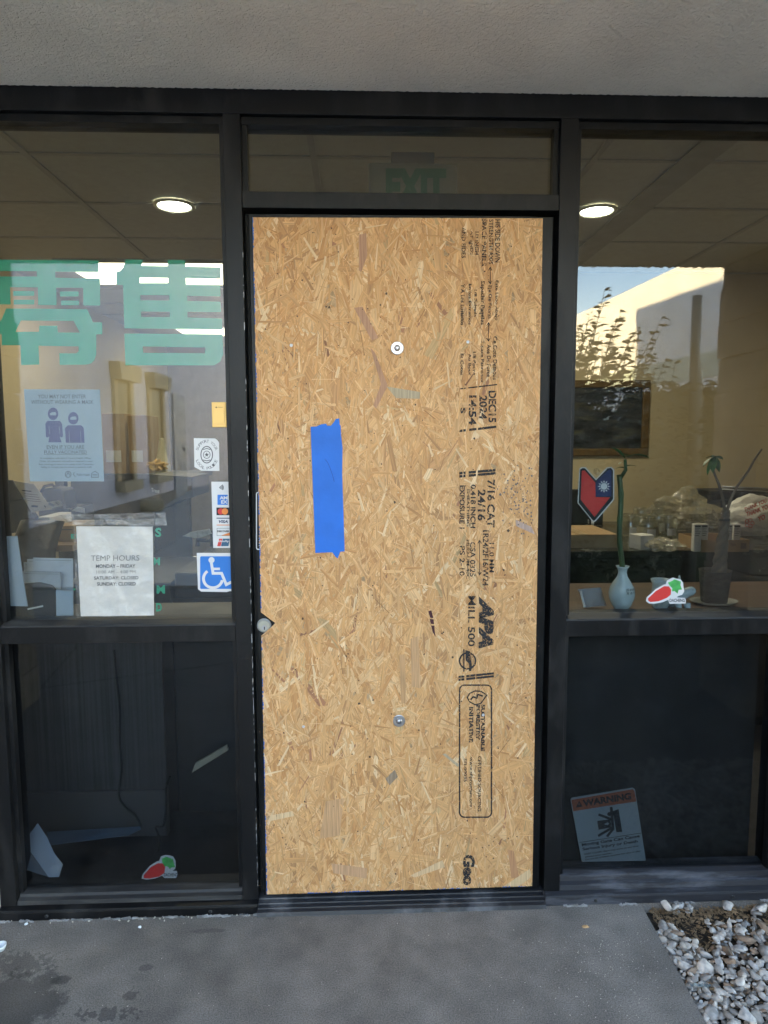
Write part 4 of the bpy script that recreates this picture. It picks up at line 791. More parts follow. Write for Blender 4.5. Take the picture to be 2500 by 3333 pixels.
# --- right room
YW = 3.02
pf = thing("picture_frame", "dark painting in a gilt wood frame on the beige wall", "picture", tuple(U(1960, 1480, YW))); a, b = U(1700, 1238, YW), U(2105, 1483, YW); f_ = .055
gilt = mat("gilt wood frame", (.16, .10, .035), .45, .2, .2, 20)
MB().box(a.x, b.x, YW-.03, YW-.002, a.z-f_, a.z).box(a.x, b.x, YW-.03, YW-.002, b.z, b.z+f_).box(a.x, a.x+f_, YW-.03, YW-.002, b.z+f_, a.z-f_).box(b.x-f_, b.x, YW-.03, YW-.002, b.z+f_, a.z-f_).done("frame", gilt, pf, bevel=.008)
MB().box(a.x+f_, b.x-f_, YW-.014, YW-.004, b.z+f_, a.z-f_).done("canvas", mat("dark pond painting", (.03, .035, .045), .4, 0, .9, 5, dust=((.10, .10, .07), 4, .5, .7), stretch=(1, 1, 4)), pf)
# marble counter
ctm = mat("black veined marble", (.022, .021, .018), .22, 0, .3, 6, dust=((.16, .14, .10), 9, .60, .70)); CZ = .96
ct = thing("counter", "black veined marble counter behind the right pane", "counter", (1.8, 1.8, 0)); MB().box(.6, 3.04, 1.33, 2.6, CZ-.04, CZ).done("counter_top", ctm, ct, bevel=.003); MB().box(.62, 3.04, 1.36, 2.55, 0, CZ-.041).done("counter_front", ctm, ct)
def on(px, py, z=CZ): return G(px, py, z)          # a point on the counter
def carton(name, lab, px0, px1, pyb, pyt, depth, m=None, flaps=False, z=CZ, group=None, mark=None):
    p = G((px0+px1)/2, pyb, z); a, b = U(px0, pyb, p.y), U(px1, pyt, p.y); t = thing(name, lab, "box", (p.x, p.y+depth/2, z), group)
    MB().box(a.x, b.x, p.y, p.y+depth, z+.0005, b.z).done("carton", m or M['kraft'], t, bevel=.002)
    x = MB()
    if mark: htext(x, mark, px0+(px1-px0)*.3, px0+(px1-px0)*.75, pyt+(pyb-pyt)*.35, pyt+(pyb-pyt)*.6, p.y-.001); x.done("print", M['inkblack'], t)
    else: x.box((a.x+b.x)/2-.022, (a.x+b.x)/2+.022, p.y+.001, p.y+depth-.001, b.z+.0003, b.z+.0008).done("tape", mat("tan tape", (.42, .30, .17), .35), t)
    return t
carton("cardboard_box", "flat brown cardboard box on the marble counter left of the bamboo", 1790, 2012, 1784, 1739, .40)
q = on(2362, 1797); a, b = U(2285, 1797, q.y), U(2440, 1757, q.y); t = thing("cardboard_tray", "open brown tray of labelled packets on the right of the counter", "tray", (q.x, q.y+.13, CZ)); x = MB(); y0 = q.y
x.box(a.x, b.x, y0, y0+.006, CZ+.0005, b.z).box(a.x, b.x, y0+.254, y0+.26, CZ+.0005, b.z).box(a.x, a.x+.006, y0+.0062, y0+.2538, CZ+.0005, b.z).box(b.x-.006, b.x, y0+.0062, y0+.2538, CZ+.0005, b.z).box(a.x+.0062, b.x-.0062, y0+.0062, y0+.2538, CZ+.0005, CZ+.006); x.done("tray_walls", M['kraft'], t)
x = MB(); htext(x, "750x", 2378, 2396, 1769, 1776, y0-.001); fill(x, [[(2412+3*k, 1768), (2413.6+3*k, 1768), (2413.6+3*k, 1786), (2412+3*k, 1786)] for k in range(6)], y0-.001); x.done("print", M['inkblack'], t)
sp = thing("black_speaker", "black upright box standing behind the shield emblem", "speaker", tuple(on(1905, 1716))); a, b = U(1838, 1716, 2.5), U(1966, 1594, 2.5); MB().box(a.x, b.x, 2.5, 2.58, CZ, b.z).done("case", M['black'], sp, bevel=.004); x = MB(); htext(x, "A T VERN", 1912, 1918, 1690, 1716, 2.498); fill(x, [[(1923, 1640), (1932, 1640), (1934, 1714), (1925, 1714)]], 2.497); x.done("case_mark", M['paper'], sp)
for i, (px, py, r, lab) in enumerate(((2050, 1744, .055, "clear glass jar nearest the bamboo stalk"), (2107, 1750, .06, "clear glass jar in the middle of the front row"), (2172, 1748, .055, "clear glass jar with white label at the right of the row"), (2082, 1738, .05, "clear glass jar half hidden behind the front jars by the bamboo"), (2142, 1737, .05, "clear glass jar half hidden behind the front jars at the right"))):
    c = on(px, py); c.z = CZ; h = .135 if i < 3 else .165; t = thing("glass_jar", lab, "jar", tuple(c), "glass jars on the counter")
    MB().lathe([(0.001, .003), (r*.9, .003), (r, .012), (r, h*.72), (r*.8, h*.82), (r*.8, h*.86)], c, 24).done("jar_body", M['clear'], t, True); MB().lathe([(r*.86, h*.86), (r*.88, h*.88), (r*.88, h*.93), (r*.7, h), (.001, h)], c, 24).done("lid", M['clear'], t, True)
    MB().lathe([(r*1.005, h*.15), (r*1.005, h*.5)], c, 24).done("jar_filling", mat("pale jar contents", (.30, .27, .19), .6), t, True) if i in (1,) else None
    q = []; 
    for k in range(6):
        an = R(-115+k*10); q += [(c.x+r*1.01*math.cos(an), c.y+r*1.01*math.sin(an), c.z+h*.12), (c.x+r*1.01*math.cos(an), c.y+r*1.01*math.sin(an), c.z+h*.42)]
    MB().raw(q, [(2*k, 2*k+2, 2*k+3, 2*k+1) for k in range(5)]).done("label", M['paper'], t)
wb = on(2100, 1790); t = thing("white_box", "small white carton beside the crumpled plastic on the counter", "box", tuple(wb)); MB().obox(wb+Vector((0, .05, .038)), (.085, .09, .075), (0, 0, .3)).done("carton", M['paper'], t, bevel=.002)
def bag(name, lab, px, py, size, mm, seed, z=CZ, amp=.5, group=None, rot=(0, 0, 0)):
    c = G(px, py, z); t = thing(name, lab, "plastic bag", tuple(c), group); MB().blob(c+Vector((0, size[1], size[2]*.85)), size, amp, 2.2, 4, seed, rot).done("film", mm, t); return t, c
bag("plastic_bag", "low crumpled clear bag lying on the counter front", 2178, 1797, (.09, .07, .035), M['film'], 3, group="clear bags on the counter")
bag("plastic_bag", "large bulging clear bag standing behind the jars", 2235, 1725, (.20, .09, .12), M['film'], 5, group="clear bags on the counter")
bag("plastic_bag", "tied clear bag resting on the packet tray", 2330, 1720, (.12, .08, .07), M['film'], 9, group="clear bags on the counter")
for k, (px, lab) in enumerate(((2272, "upright printed packet leaning left of the tray row"), (2294, "printed packet second from the left in the tray"), (2374, "printed packet right of the braided trunk in the tray"), (2400, "printed packet at the right end of the tray"))):
    p = on(px, 1790); yy = G(2362, 1797, CZ).y+.012+.035*(k % 2); t = thing("printed_packet", lab, "packet", (p.x, yy, CZ), "printed packets in the tray"); a, b = U(px-13, 1758, yy), U(px+13, 1706, yy); MB().box(a.x, b.x, yy, yy+.03, CZ+.001, b.z).done("packet", M['paper'], t, bevel=.003); x = MB()
    for q in range(6): fill(x, stroke([(px-9, 1713+q*6), (px+9-(q % 3)*3, 1713+q*6)], 1.6 if q else 5), yy-.0008)
    x.done("print", M['ink'], t)
pr = thing("black_printer", "black machine with wire rack at the right edge of the counter", "printer", tuple(on(2420, 1700))); a, b = U(2312, 1670, 2.45), U(2640, 1597, 2.45); MB().box(a.x, b.x, 2.45, 2.75, CZ+.16, b.z).box(a.x+.1, b.x, 2.5, 2.7, CZ, CZ+.1595).done("body", M['black'], pr, bevel=.01); MB().prism([U(2350, 1596, 2.46), U(2400, 1585, 2.46), U(2395, 1620, 2.46)], (0, .1, 0)).done("arm", M['black'], pr)
x = MB()
for k in range(4): p, q = U(2350, 1583+9*k, 2.30+.1*k), U(2640, 1596+12*k, 2.30+.1*k); x.tube([p, q], .004, 8)
x.done("wire_rack", M['steel'], pr, True)
t, c = bag("shopping_bag", "white thank you shopping bag with red lettering at the right", 2470, 1748, (.17, .07, .13), mat("white plastic bag", (.72, .70, .66), .4, 0, .05, 8, bump=.02, bscale=9), 4, amp=.18); x = MB(); yy = c.y-.02
for b, bl_, br, tl in (("THANK YOU", C7(1505, 625), C7(1680, 560), C7(1500, 590)), ("THANK YOU", C7(1490, 590), C7(1650, 520), C7(1485, 560)), ("YO", C7(1590, 660), C7(1640, 640), C7(1585, 625))): ptext(x, b, bl_, br, tl, yy, bold=.03)
for k in range(5):
    q = k*math.tau/5; fill(x, stroke(L(C7, circ(1525+22*math.cos(q), 670+22*math.sin(q), 13, 10)), 2, True), yy-.0002*k)
x.done("red_print", M['red'], t)
# --- window ledge
LZ = ZM1+.002
lg = thing("window_ledge", "brown wooden ledge inside the right pane carrying vase and pots", "ledge", (1.1, .4, LZ)); MB().box(XR2+.005, 1.9, .118, .56, LZ-.035, LZ).done("ledge_board", M['wood'], lg, bevel=.003)
MB().box(XR2+.005, XE+.05, .092, .1175, LZ-.03, LZ+.004).done("ledge_lip", M['frame'], lg)
def lp(px, py): return G(px, py, LZ)
c = lp(2022, 1983); s_ = (c.y+CD)/F; hv = (1985-1837)*s_
va = thing("ceramic_vase", "pale blue bulbous vase with dark characters on the ledge", "vase", tuple(c)); pr_ = [(.022, 0), (.026, .004), (.036, .018), (.046, .045), (.0475, .062), (.043, .085), (.030, .108), (.019, .125), (.0155, .140), (.018, .155), (.025, .165), (.0235, .165), (.014, .145), (.014, .12)]
k = hv/.165; MB().lathe([(a*k, b*k) for a, b in pr_], c, 36).done("vase_body", M['celadon'], va, True)
x = MB()
for row, zz in (("國朝蜂皮", .078), ("青滿人民", .066)):
    for i, ch in enumerate(row):
        an = R(-92+i*17); rr = (.0448 if zz > .07 else .0475)*k+.0005; td = textdata(ch); o = Vector((c.x+rr*math.cos(an), c.y+rr*math.sin(an), c.z+zz*k)); tdir = Vector((-math.sin(an), math.cos(an), 0))
        x.mesh2d(td, o, o+tdir*.0095, o+Vector((0, 0, .009)))
x.done("vase_characters", M['inkblack'], va)
bb = thing("bamboo_plant", "single green bamboo stalk with leaves standing in the vase", "plant", (c.x, c.y, c.z+hv)); st0 = Vector((c.x, c.y, c.z+hv*.4)); tip = U(*C7(588, 320), c.y)
pth = [st0+(tip-st0)*(i/24)+Vector((.004*math.sin(i*.4), 0, 0)) for i in range(25)]; MB().tube(pth, [.0085+(.0014 if i % 5 == 0 else 0) for i in range(25)], 12).done("stalk", M['bamboo'], bb, True)
def leafmesh(x, base, d, length, wdt, droop=.4, n=7, twist=0):
    d = Vector(d).normalized(); s = d.cross(Vector((0, .3, 1))).normalized(); s = (s*math.cos(twist)+d.cross(s)*math.sin(twist)); vs = []
    for i in range(n+1):
        t = i/n; p = Vector(base)+d*length*t+Vector((0, 0, -droop*length*t*t)); wv = wdt*math.sin(math.pi*min(1, t*.93+.07))**.8*.5; nrm = d.cross(s)
        vs += [p-s*wv, p+nrm*wdt*.12, p+s*wv]
    fs = []
    for i in range(n): a = i*3; fs += [(a, a+1, a+4, a+3), (a+1, a+2, a+5, a+4)]
    x.raw(vs, fs)
x = MB(); shoot = U(*C7(630, 210), c.y); x.tube([tip-Vector((0, 0, .02)), (tip+shoot)/2+Vector((.012, 0, -.01)), shoot], [.006, .006, .005], 10); x.done("side_shoot", M['bamboo'], bb, True)
for a_, b_, w_ in ((C7(630, 200), C7(500, 95), .012), (C7(640, 190), C7(810, 195), .02), (C7(655, 180), C7(580, 170), .01), (C7(630, 260), C7(715, 255), .012), (C7(620, 270), C7(560, 275), .012), (C7(610, 230), C7(585, 245), .012), (C7(600, 330), C7(640, 310), .01)):
    p, q = U(*a_, c.y), U(*b_, c.y+random.uniform(-.04, .04)); x = MB(); dd = (q-p); leafmesh(x, p, dd+Vector((0, 0, dd.length*.35)), dd.length, w_, .35); x.done("leaf", M['leaf'], bb)
# small acrylic stand
c = lp(1925, 1978); t = thing("acrylic_stand", "small tilted clear card stand left of the vase", "card stand", tuple(c)); a_ = [U(*C7(*q), c.y+.0) for q in ((305, 1155), (470, 1143), (497, 1265), (342, 1277))]; MB().prism([(p.x, p.y+(.02 if i < 2 else 0), p.z) for i, p in enumerate(a_)], (0, .003, 0)).done("card_panel", glassmat("hazy acrylic", (.55, .55, .53), .05, .2), t); MB().prism([U(*C7(*q), c.y-.002) for q in ((303, 1158), (318, 1157), (346, 1277), (333, 1279))], (0, .004, 0)).done("edge_highlight", M['paper'], t)  # white strip stands in for light caught on the acrylic edge
# ceramic animal planter
c = lp(2195, 1980); an = thing("animal_planter", "pale blue ceramic animal shaped planter behind the carrot sticker", "planter", tuple(c)); s_ = (c.y+CD)/F; u1 = s_/2.212
def A7(a, b, dy=0): p = U(*C7(a, b), c.y); return Vector((p.x, p.y+dy, p.z))
bp_ = A7(890, 1290); MB().lathe([(50*u1, 0), (66*u1, 30*u1), (70*u1, 90*u1), (62*u1, 150*u1), (60*u1, 180*u1), (75*u1, 215*u1), (70*u1, 218*u1), (54*u1, 180*u1), (52*u1, 120*u1)], (bp_.x, bp_.y+.01, LZ), 28).done("pot", M['celadon'], an, True)
bm_ = bpy.data.meshes.new("b"); x = MB(); hd = A7(1118, 1160)
x.tube([A7(900, 1225, .02), A7(980, 1225, .02), A7(1040, 1200, .02), A7(1085, 1175, .01), A7(1120, 1158, .01), A7(1150, 1158, .01)], [45*u1, 58*u1, 48*u1, 34*u1, 40*u1, 14*u1], 16)
x.done("animal_body", M['celadon'], an, True).modifiers.new("s", 'SUBSURF').levels = 1
for q, dy in (((1000, 1240), -.012), ((1060, 1240), -.014), ((1040, 1235), .03), ((985, 1235), .03)): x = MB(); x.tube([A7(q[0], q[1], dy), A7(q[0]+4, 1270, dy), A7(q[0]+8, 1292, dy)], [26*u1, 22*u1, 24*u1], 12); x.done("leg", M['celadon'], an, True)
for q in ((1128, 1142), (1105, 1145)): x = MB(); x.blob(A7(q[0], q[1], -.012), (3*u1, 3*u1, 3*u1), 0, 1, 1); x.done("eye", M['inkblack'], an, True)
MB().blob(A7(1040, 1075, .02), (10*u1, 10*u1, 24*u1), .2, 2, 2).done("spike", M['celadon'], an, True)
# money tree in a woven pot
c = lp(2353, 1978); c.z = LZ; mt = thing("potted_tree", "braided trunk money tree in a dark woven pot on the ledge", "plant", tuple(c)); s_ = (c.y+.06+CD)/F/2.212; pc = Vector((c.x, c.y+.06, LZ))
x = MB(); h_ = 255*s_; x.lathe([(88*s_, .006), (92*s_, .01), (112*s_, h_*.97), (116*s_, h_), (106*s_, h_), (100*s_, h_*.9), (0.001, h_*.88)], pc, 28); x.done("woven_pot", mat("dark woven rattan", (.045, .033, .025), .8, 0, .5, 25, bump=.006, bscale=110, stretch=(1, 1, 3.5)), mt, True)
x = MB(); x.lathe([(0.001, .002), (120*s_, .002), (150*s_, .010), (155*s_, .012), (150*s_, .012), (120*s_, .005)], pc, 30, sx=1.15, sy=.8); x.done("drip_tray", mat("pale plastic tray", (.28, .27, .22), .5), mt, True)
def T7(a, b, dy=.06): p = U(*C7(a, b), c.y+dy); return p
x = MB(); top = T7(1355, 580); bot = T7(1305, 1030)
for ph in (0, 2.1, 4.2):
    x.tube([bot+(top-bot)*(i/30)+Vector((.010*math.cos(ph+i*.42), .010*math.sin(ph+i*.42), 0))*(1.4-.6*i/30) for i in range(31)], [.013-.0055*i/30 for i in range(31)], 10)
x.done("braided_trunk", M['bark'], mt, True)
x = MB(); x.lathe([(.018, -.004), (.019, 0), (.018, .004)], T7(1345, 645), 14); x.done("trunk_tie", M['black'], mt, True)
for pts in ([(1350, 585), (1335, 500), (1305, 390), (1275, 320), (1268, 290)], [(1362, 580), (1395, 490), (1440, 400), (1520, 290), (1560, 215), (1615, 135)]):
    MB().tube([T7(*q) for q in pts], [.0055, .005, .0045, .004, .0035, .003][:len(pts)], 8).done("branch", M['bark'], mt, True)
b0 = T7(1268, 190)
for q in ((1208, 265), (1235, 300), (1262, 295), (1290, 285), (1322, 235), (1215, 225)):
    x = MB(); e = T7(*q, dy=.06+random.uniform(-.03, .02)); leafmesh(x, b0, (e-b0)+Vector((0, 0, .025)), (e-b0).length, .024, .35); x.done("leaf", M['leaf'], mt)
MB().tube([T7(1268, 290), T7(1268, 190)], .002, 6).done("leaf_stem", M['leaf'], mt)
# black backing panel in the lower right
t = thing("backing_panel", "dusty black panel standing behind the lower right pane", "panel", (.9, .15, 0)); a = U(2455, 2400, .15); MB().box(.53, a.x, .15, .17, .002, LZ-.036).done("panel_sheet", mat("dusty black board", (.010, .010, .010), .7, 0, .3, 4, dust=((.035, .034, .036), 7, .5, .75)), t)

# --- left room
dsk = thing("dark_desk", "dark low cabinet filling the left room behind the notices", "cabinet", (-.9, .7, 0)); dm = mat("dark grey laminate", (.028, .029, .032), .45, 0, .15, 3, dust=((.06, .06, .06), 4, .5, .9)); a = U(500, 1762, .75)
MB().box(-1.32, a.x+.1, .62, 1.25, 0, .965).done("cabinet_body", dm, dsk, bevel=.004); MB().box(a.x+.104, -.30, .66, 1.35, 0, 1.00).done("cabinet_side", dm, dsk, bevel=.01)
p0, p1 = U(655, 1955, .64), U(655, 1990, .64); MB().obox((p0.x, .655, (p0.z+p1.z)/2), (.016, .01, .045)).done("latch", M['tbar'], dsk)
DZ = .97
def wall_item(x0, x1, yt, yb, y, th_, name, m, parent, bevel=.003):
    a, b = U(x0, yt, y), U(x1, yb, y); return MB().box(a.x, b.x, y, y+th_, b.z, a.z).done(name, m, parent, bevel=bevel)
# stack behind: shelves with cartons
sh_ = thing("back_shelf", "dark table at the rear of the left room carrying cartons", "table", (-1.2, 2.7, 0)); a, b = U(150, 1545, 2.6), U(625, 1700, 2.6); MB().box(a.x, b.x, 2.6, 3.3, a.z-.04, a.z).done("table_top", dm, sh_, bevel=.004)
for q in (a.x+.06, b.x-.06): MB().box(q-.03, q+.03, 2.66, 2.72, 0, a.z-.0405).done("leg", dm, sh_)
MB().box(a.x+.1, b.x-.1, 2.75, 2.77, .1, a.z-.041).done("modesty_panel", dm, sh_)
SZ = a.z
for x0, x1, yt, yb, lab in ((330, 412, 1346, 1545, "tall brown carton left of the two rear cartons in the left room"), (414, 482, 1352, 1545, "brown carton with faint print right of the rear cartons in the left room")):
    q = U((x0+x1)/2, yb, 2.7); t = thing("shipping_carton", lab, "box", (q.x, 2.7, SZ), "cartons at the rear of the left room"); a, b = U(x0, yt, 2.7), U(x1, yb, 2.7); MB().box(a.x, b.x, 2.7, 3.0, SZ+.0005, a.z).done("carton", M['kraft'], t, bevel=.003); MB().box(a.x+.02, b.x-.03, 2.697, 2.6985, SZ+.08, SZ+.16).done("carton_label", M['paper'], t)
q = U(525, 1500, 2.65); t = thing("wrapped_bottle", "gold and cream wrapped bottle on the rear table", "bottle", (q.x, 2.68, SZ)); r_ = .05; MB().lathe([(.001, .0), (r_, 0), (r_*1.05, .05), (r_*.7, .13), (r_*.45, .2), (r_*.35, .24), (.001, .245)], (q.x, 2.68, SZ), 20).done("wrapping", mat("cream wrap", (.6, .55, .38), .4, bump=.01, bscale=40), t); MB().blob((q.x-.02, 2.64, SZ+.06), (.06, .04, .035), .7, 3, 3, 6).done("gold_bow", M['brass'], t)
# chair, flyers, bag
ch = thing("office_chair", "black padded chair back at the lower left of the left room", "chair", tuple(U(95, 1900, .7)))
x = MB(); P = []
for i in range(13):
    t_ = i/12
    for j in range(9):
        s2 = j/8-.5; p = U(25+150*(s2+.5)+t_*8, 1690+190*t_, .62); x.v.append((p.x, .62+.10*(2*s2)**2-.05*math.sin(math.pi*t_)-.08*t_, p.z-.02*(2*s2)**2*(1 if t_ < .5 else 0)))
x.f = [(i*9+j, i*9+j+1, (i+1)*9+j+1, (i+1)*9+j) for i in range(12) for j in range(8)]; x.m = [0]*len(x.f); o = x.done("backrest", mat("black leather", (.02, .02, .021), .35, 0, .3, 6, bump=.003, bscale=40), ch, True); o.modifiers.new("s", 'SOLIDIFY').thickness = .05
p = U(95, 1880, .66); MB().tube([(p.x, .70, p.z), (p.x, .76, .5), (p.x, .78, .08)], .02, 10).done("post", M['black'], ch, True); MB().obox((p.x, .62, .50), (.30, .28, .06)).done("seat", M['black'], ch, bevel=.015)
for k in range(5): MB().tube([(p.x, .78, .07), (p.x+.16*math.cos(k*1.256), .78+.16*math.sin(k*1.256), .03)], .014, 8).done("foot", M['black'], ch)
# side table under the flyers
tb = thing("side_table", "brown side table in the left room holding cartons and a bag", "table", (-1.6, 1.2, 0)); a, b = U(95, 1760, 1.2), U(245, 1780, 1.2); TZ = a.z; MB().box(a.x-.05, b.x+.05, 1.05, 1.75, TZ-.03, TZ).done("table_top", mat("tan table top", (.30, .2, .12), .5), tb, bevel=.003)
for q, yy in ((a.x-.02, 1.1), (b.x+.02, 1.1), (a.x-.02, 1.7), (b.x+.02, 1.7)): MB().box(q-.02, q+.02, yy-.02, yy+.02, 0, TZ-.0305).done("leg", M['black'], tb)
q = U(150, 1758, 1.1); t = thing("ink_carton", "white and maroon printed carton on the side table", "box", (q.x, 1.2, TZ)); a, b = U(118, 1684, 1.1), U(166, 1760, 1.1); MB().box(a.x, b.x, 1.1, 1.34, TZ+.0005, a.z).done("carton", M['paper'], t, bevel=.002); MB().box(a.x+.0005, b.x-.0005, 1.097, 1.0985, a.z-.035, a.z-.014).done("maroon_band", mat("maroon print", (.18, .02, .03), .6), t); x = MB(); fill(x, [[(143, 1728), (150, 1723), (157, 1728), (158, 1738), (144, 1738)]], 1.097); x.done("carton_emblem", mat("maroon print", (.18, .02, .03), .6), t); MB().box(a.x+.01, b.x-.02, 1.096, 1.0984, TZ+.01, TZ+.03).done("black_print", M['ink'], t)
q = U(205, 1758, 1.15); t = thing("tan_carton", "low tan carton on the side table beside the hours notice", "box", (q.x, 1.2, TZ)); a, b = U(172, 1712, 1.15), U(245, 1760, 1.15); MB().box(a.x, b.x, 1.15, 1.4, TZ+.0005, a.z).done("carton", M['kraft'], t, bevel=.003); MB().box(a.x+.01, b.x-.01, 1.1485, 1.1495, a.z-.02, a.z-.016).done("seam", M['ink'], t)
a, b = U(132, 1592, 1.36), U(213, 1660, 1.36); t = thing("black_bag", "black zipped equipment case with handle beyond the flyers", "bag", ((a.x+b.x)/2, 1.45, b.z)); MB().prism([(p.x, 1.42, p.z) for p in (U(*k, 1.42) for k in ((135, 1665), (132, 1610), (138, 1595), (150, 1588), (200, 1590), (207, 1600), (215, 1665)))], (0, .15, 0)).done("case", mat("black nylon", (.02, .02, .02), .55), t, bevel=.012)
MB().tube([U(135, 1600, 1.46), U(145, 1583, 1.44), U(170, 1578, 1.44), U(185, 1590, 1.46)], .008, 8).done("handle", M['black'], t, True)
a, b = U(120, 1660, 1.38), U(225, 1690, 1.38); MB().box(a.x, b.x, 1.40, 1.7, TZ+.0005, a.z+.002).done("storage_box", M['black'], None).__setitem__('label', "black storage box under the equipment case on the side table"); bpy.data.objects["storage_box"]['category'] = "box"
t = thing("black_folder_board", "black panel leaning at the left with booklets propped on it", "board", tuple(U(60, 1690, .95))); MB().prism([U(*C3(*q), .98) for q in ((42, 220), (75, 222), (235, 455), (215, 540), (50, 560))], (0, .02, 0)).done("panel", M['black'], t, bevel=.003)
def leaflet(name, lab, pts, y, m, lines, K=C3, dy=0, cat="leaflet"):
    t = thing(name, lab, cat, tuple(U(*K(*pts[-1]), y))); MB().prism([U(*K(*q), y) for q in pts], (0, .004, 0)).done("sheet", m, t); x = MB()
    for k, (a, b, wd) in enumerate(lines): fill(x, stroke([K(*a), K(*b)], wd), y-.0008-.0001*k)
    if lines: x.done("print", M['ink'], t)
    return t
cream = mat("cream paper", (.70, .62, .48), .7)
leaflet("booklet", "cream printed booklet leaning on the black panel at left", [(85, 224), (215, 245), (330, 405), (200, 425)], .945, cream, [((140, 285), (200, 292), 3), ((150, 305), (240, 315), 1.2), ((160, 320), (250, 330), 1.2), ((165, 335), (255, 345), 1.2), ((172, 350), (262, 358), 1.2), ((200, 385), (240, 388), 6)])
leaflet("box_flap_leaflet", "small cream printed card with maroon emblem before the black case", [(250, 370), (370, 348), (398, 382), (292, 405)], .93, cream, [((280, 382), (292, 392), 4), ((310, 366), (345, 384), 8), ((352, 362), (375, 378), 3)])
leaflet("envelope_stack", "loose pale papers heaped right of the black case", [(455, 415), (490, 390), (535, 400), (535, 430)], 1.0, M['paper'], [])
pap = mat("blue white paper", (.38, .44, .53), .8, 0, .05, 4)
leaflet("curled_sheet", "tall curled white sheet standing inside the glass at far left", [(38, 578), (108, 575), (155, 905), (175, 1022), (65, 1020)], .075, pap, [], cat="paper")
lf = ((150, 742, 405, 1000, "widest pale folder at the back of the paper row"), (172, 722, 430, 1040, "pale folder second from the back of the paper row"), (210, 713, 462, 1095, "tallest pale folder behind the row of papers"), (145, 800, 385, 1090, "short pale folder in front of the paper row"), (355, 920, 462, 1098, "small pale blue folder beside the hours notice"))
for i, (x0, y0, x1, y1, lab) in enumerate(lf):
    yy = (.19, .175, .16, .13, .10)[i]; t = leaflet("paper_folder", lab, [(x0, y0), (x1, y0+6), (x1+4, y1), (x0+4, y1)], yy, mat("pale folder", ((.42, .45, .50), (.5, .53, .57), (.48, .52, .60), (.36, .38, .42), (.40, .48, .58))[i], .8), [((x0+12, y0+14), (x1-12, y0+18), 1.0)] if i < 4 else [], cat="folder"); t['group'] = "paper folders inside the left pane"
MB().box(-1.22, XL2-.03, .118, .30, ZM1-.03, ZM1+.003).done("inner_shelf", dm).__setitem__('label', "dark narrow shelf inside the left pane carrying the folders"); bpy.data.objects["inner_shelf"]['category'] = "shelf"
q = U(*C3(80, 930), .13); t = thing("dark_tray", "dark rounded tray in front of the folders at far left", "tray", tuple(q)); MB().prism([U(*C3(*k), .115) for k in ((55, 1095), (60, 960), (140, 880), (250, 870), (330, 890), (355, 920), (355, 1096))], (0, .010, 0)).done("tray_side", M['black'], t, bevel=.004)
x = MB(); x.obox(U(*C3(225, 1030), .112), (.05, .003, .005), (0, -.2, 0)); x.done("tray_tab", M['paper'], t)
hv_ = thing("black_carton", "black carton with white printed word behind the police sticker", "box", tuple(U(540, 1700, 1.5))); a, b = U(490, 1552, 1.5), U(628, 1790, 1.5); MB().prism([U(*C3(*k), 1.5) for k in ((965, 185), (1220, 200), (1225, 330), (1150, 350), (985, 420), (985, 680), (960, 680))], (0, .4, 0)).done("carton", mat("black coated card", (.03, .03, .034), .5), hv_); x = MB(); ptext(x, "Trane", C3(962, 295), C3(1012, 302), C3(962, 270), 1.498); x.done("carton_word", M['paper'], hv_)
x = MB(); fill(x, [L(C3, [(1160, 575), (1210, 550), (1330, 530), (1345, 560), (1260, 590)])], 1.1, .01); tag(x.done("foil_wrap", mat("crumpled silver wrap", (.5, .48, .42), .3, .6, .2, 20, bump=.01, bscale=60)), "crumpled shiny wrap on the dark cabinet near the card strip", "wrap")
cf = thing("folding_chair", "black folding chair frame beside the card strip", "chair", tuple(U(670, 1770, 1.3))); MB().tube([U(*C3(*k), 1.3) for k in ((1255, 640), (1258, 555), (1345, 550), (1350, 640))], .012, 8).done("frame", M['black'], cf); MB().tube([U(*C3(*k), 1.3) for k in ((1257, 600), (1348, 605))], .01, 8).done("crossbar", M['black'], cf)
# lower left pane: desk back, cord, papers
mo = thing("desk_back_panel", "dark grey ribbed desk back behind the lower left pane", "desk panel", (-.9, .45, 0)); a, b = U(45, 2110, .45), U(547, 2700, .45)
gp_ = mat("dark grey ribbed board", (.040, .041, .043), .6, 0, .45, 3, stretch=(40, 1, .4)); MB().box(-1.9, b.x, .45, .47, .19, .90).done("panel_sheet", gp_, mo); MB().box(-1.9, b.x, .44, .48, .0, .1895).done("skirting", mat("dark grey skirting", (.06, .06, .06), .6), mo, bevel=.003); MB().box(b.x+.002, -.53, .62, .64, .0, .9).done("recess_panel", mat("near black board", (.02, .02, .021), .6), mo)
st_(MB().box(-1.24, XL2, .117, .45, -.001, .004), "left_recess_floor", M['black'])
def cord(name, lab, pts, ys, r): tag(MB().tube(smooth_path([U(*C4(*p), y) for p, y in zip(pts, ys)]), r, 8).done(name, M['gasket'], smooth=True), lab, "cord", "cords inside the lower left pane")
def smooth_path(P, k=6):
    out = []
    for i in range(len(P)-1):
        p0, p1, p2, p3 = P[max(0, i-1)], P[i], P[i+1], P[min(len(P)-1, i+2)]
        for j in range(k):
            t = j/k; out.append(.5*((2*p1)+(p2-p0)*t+(2*p0-5*p1+4*p2-p3)*t*t+(3*p1-p0-3*p2+p3)*t*t*t))
    return out+[P[-1]]
cord("power_cord", "long black cord hanging down the ribbed desk back", [(725, 130), (740, 300), (760, 500), (760, 700), (772, 880), (755, 1050), (800, 1130), (860, 1180), (895, 1245)], [.43]*7+[.40, .36], .0045)
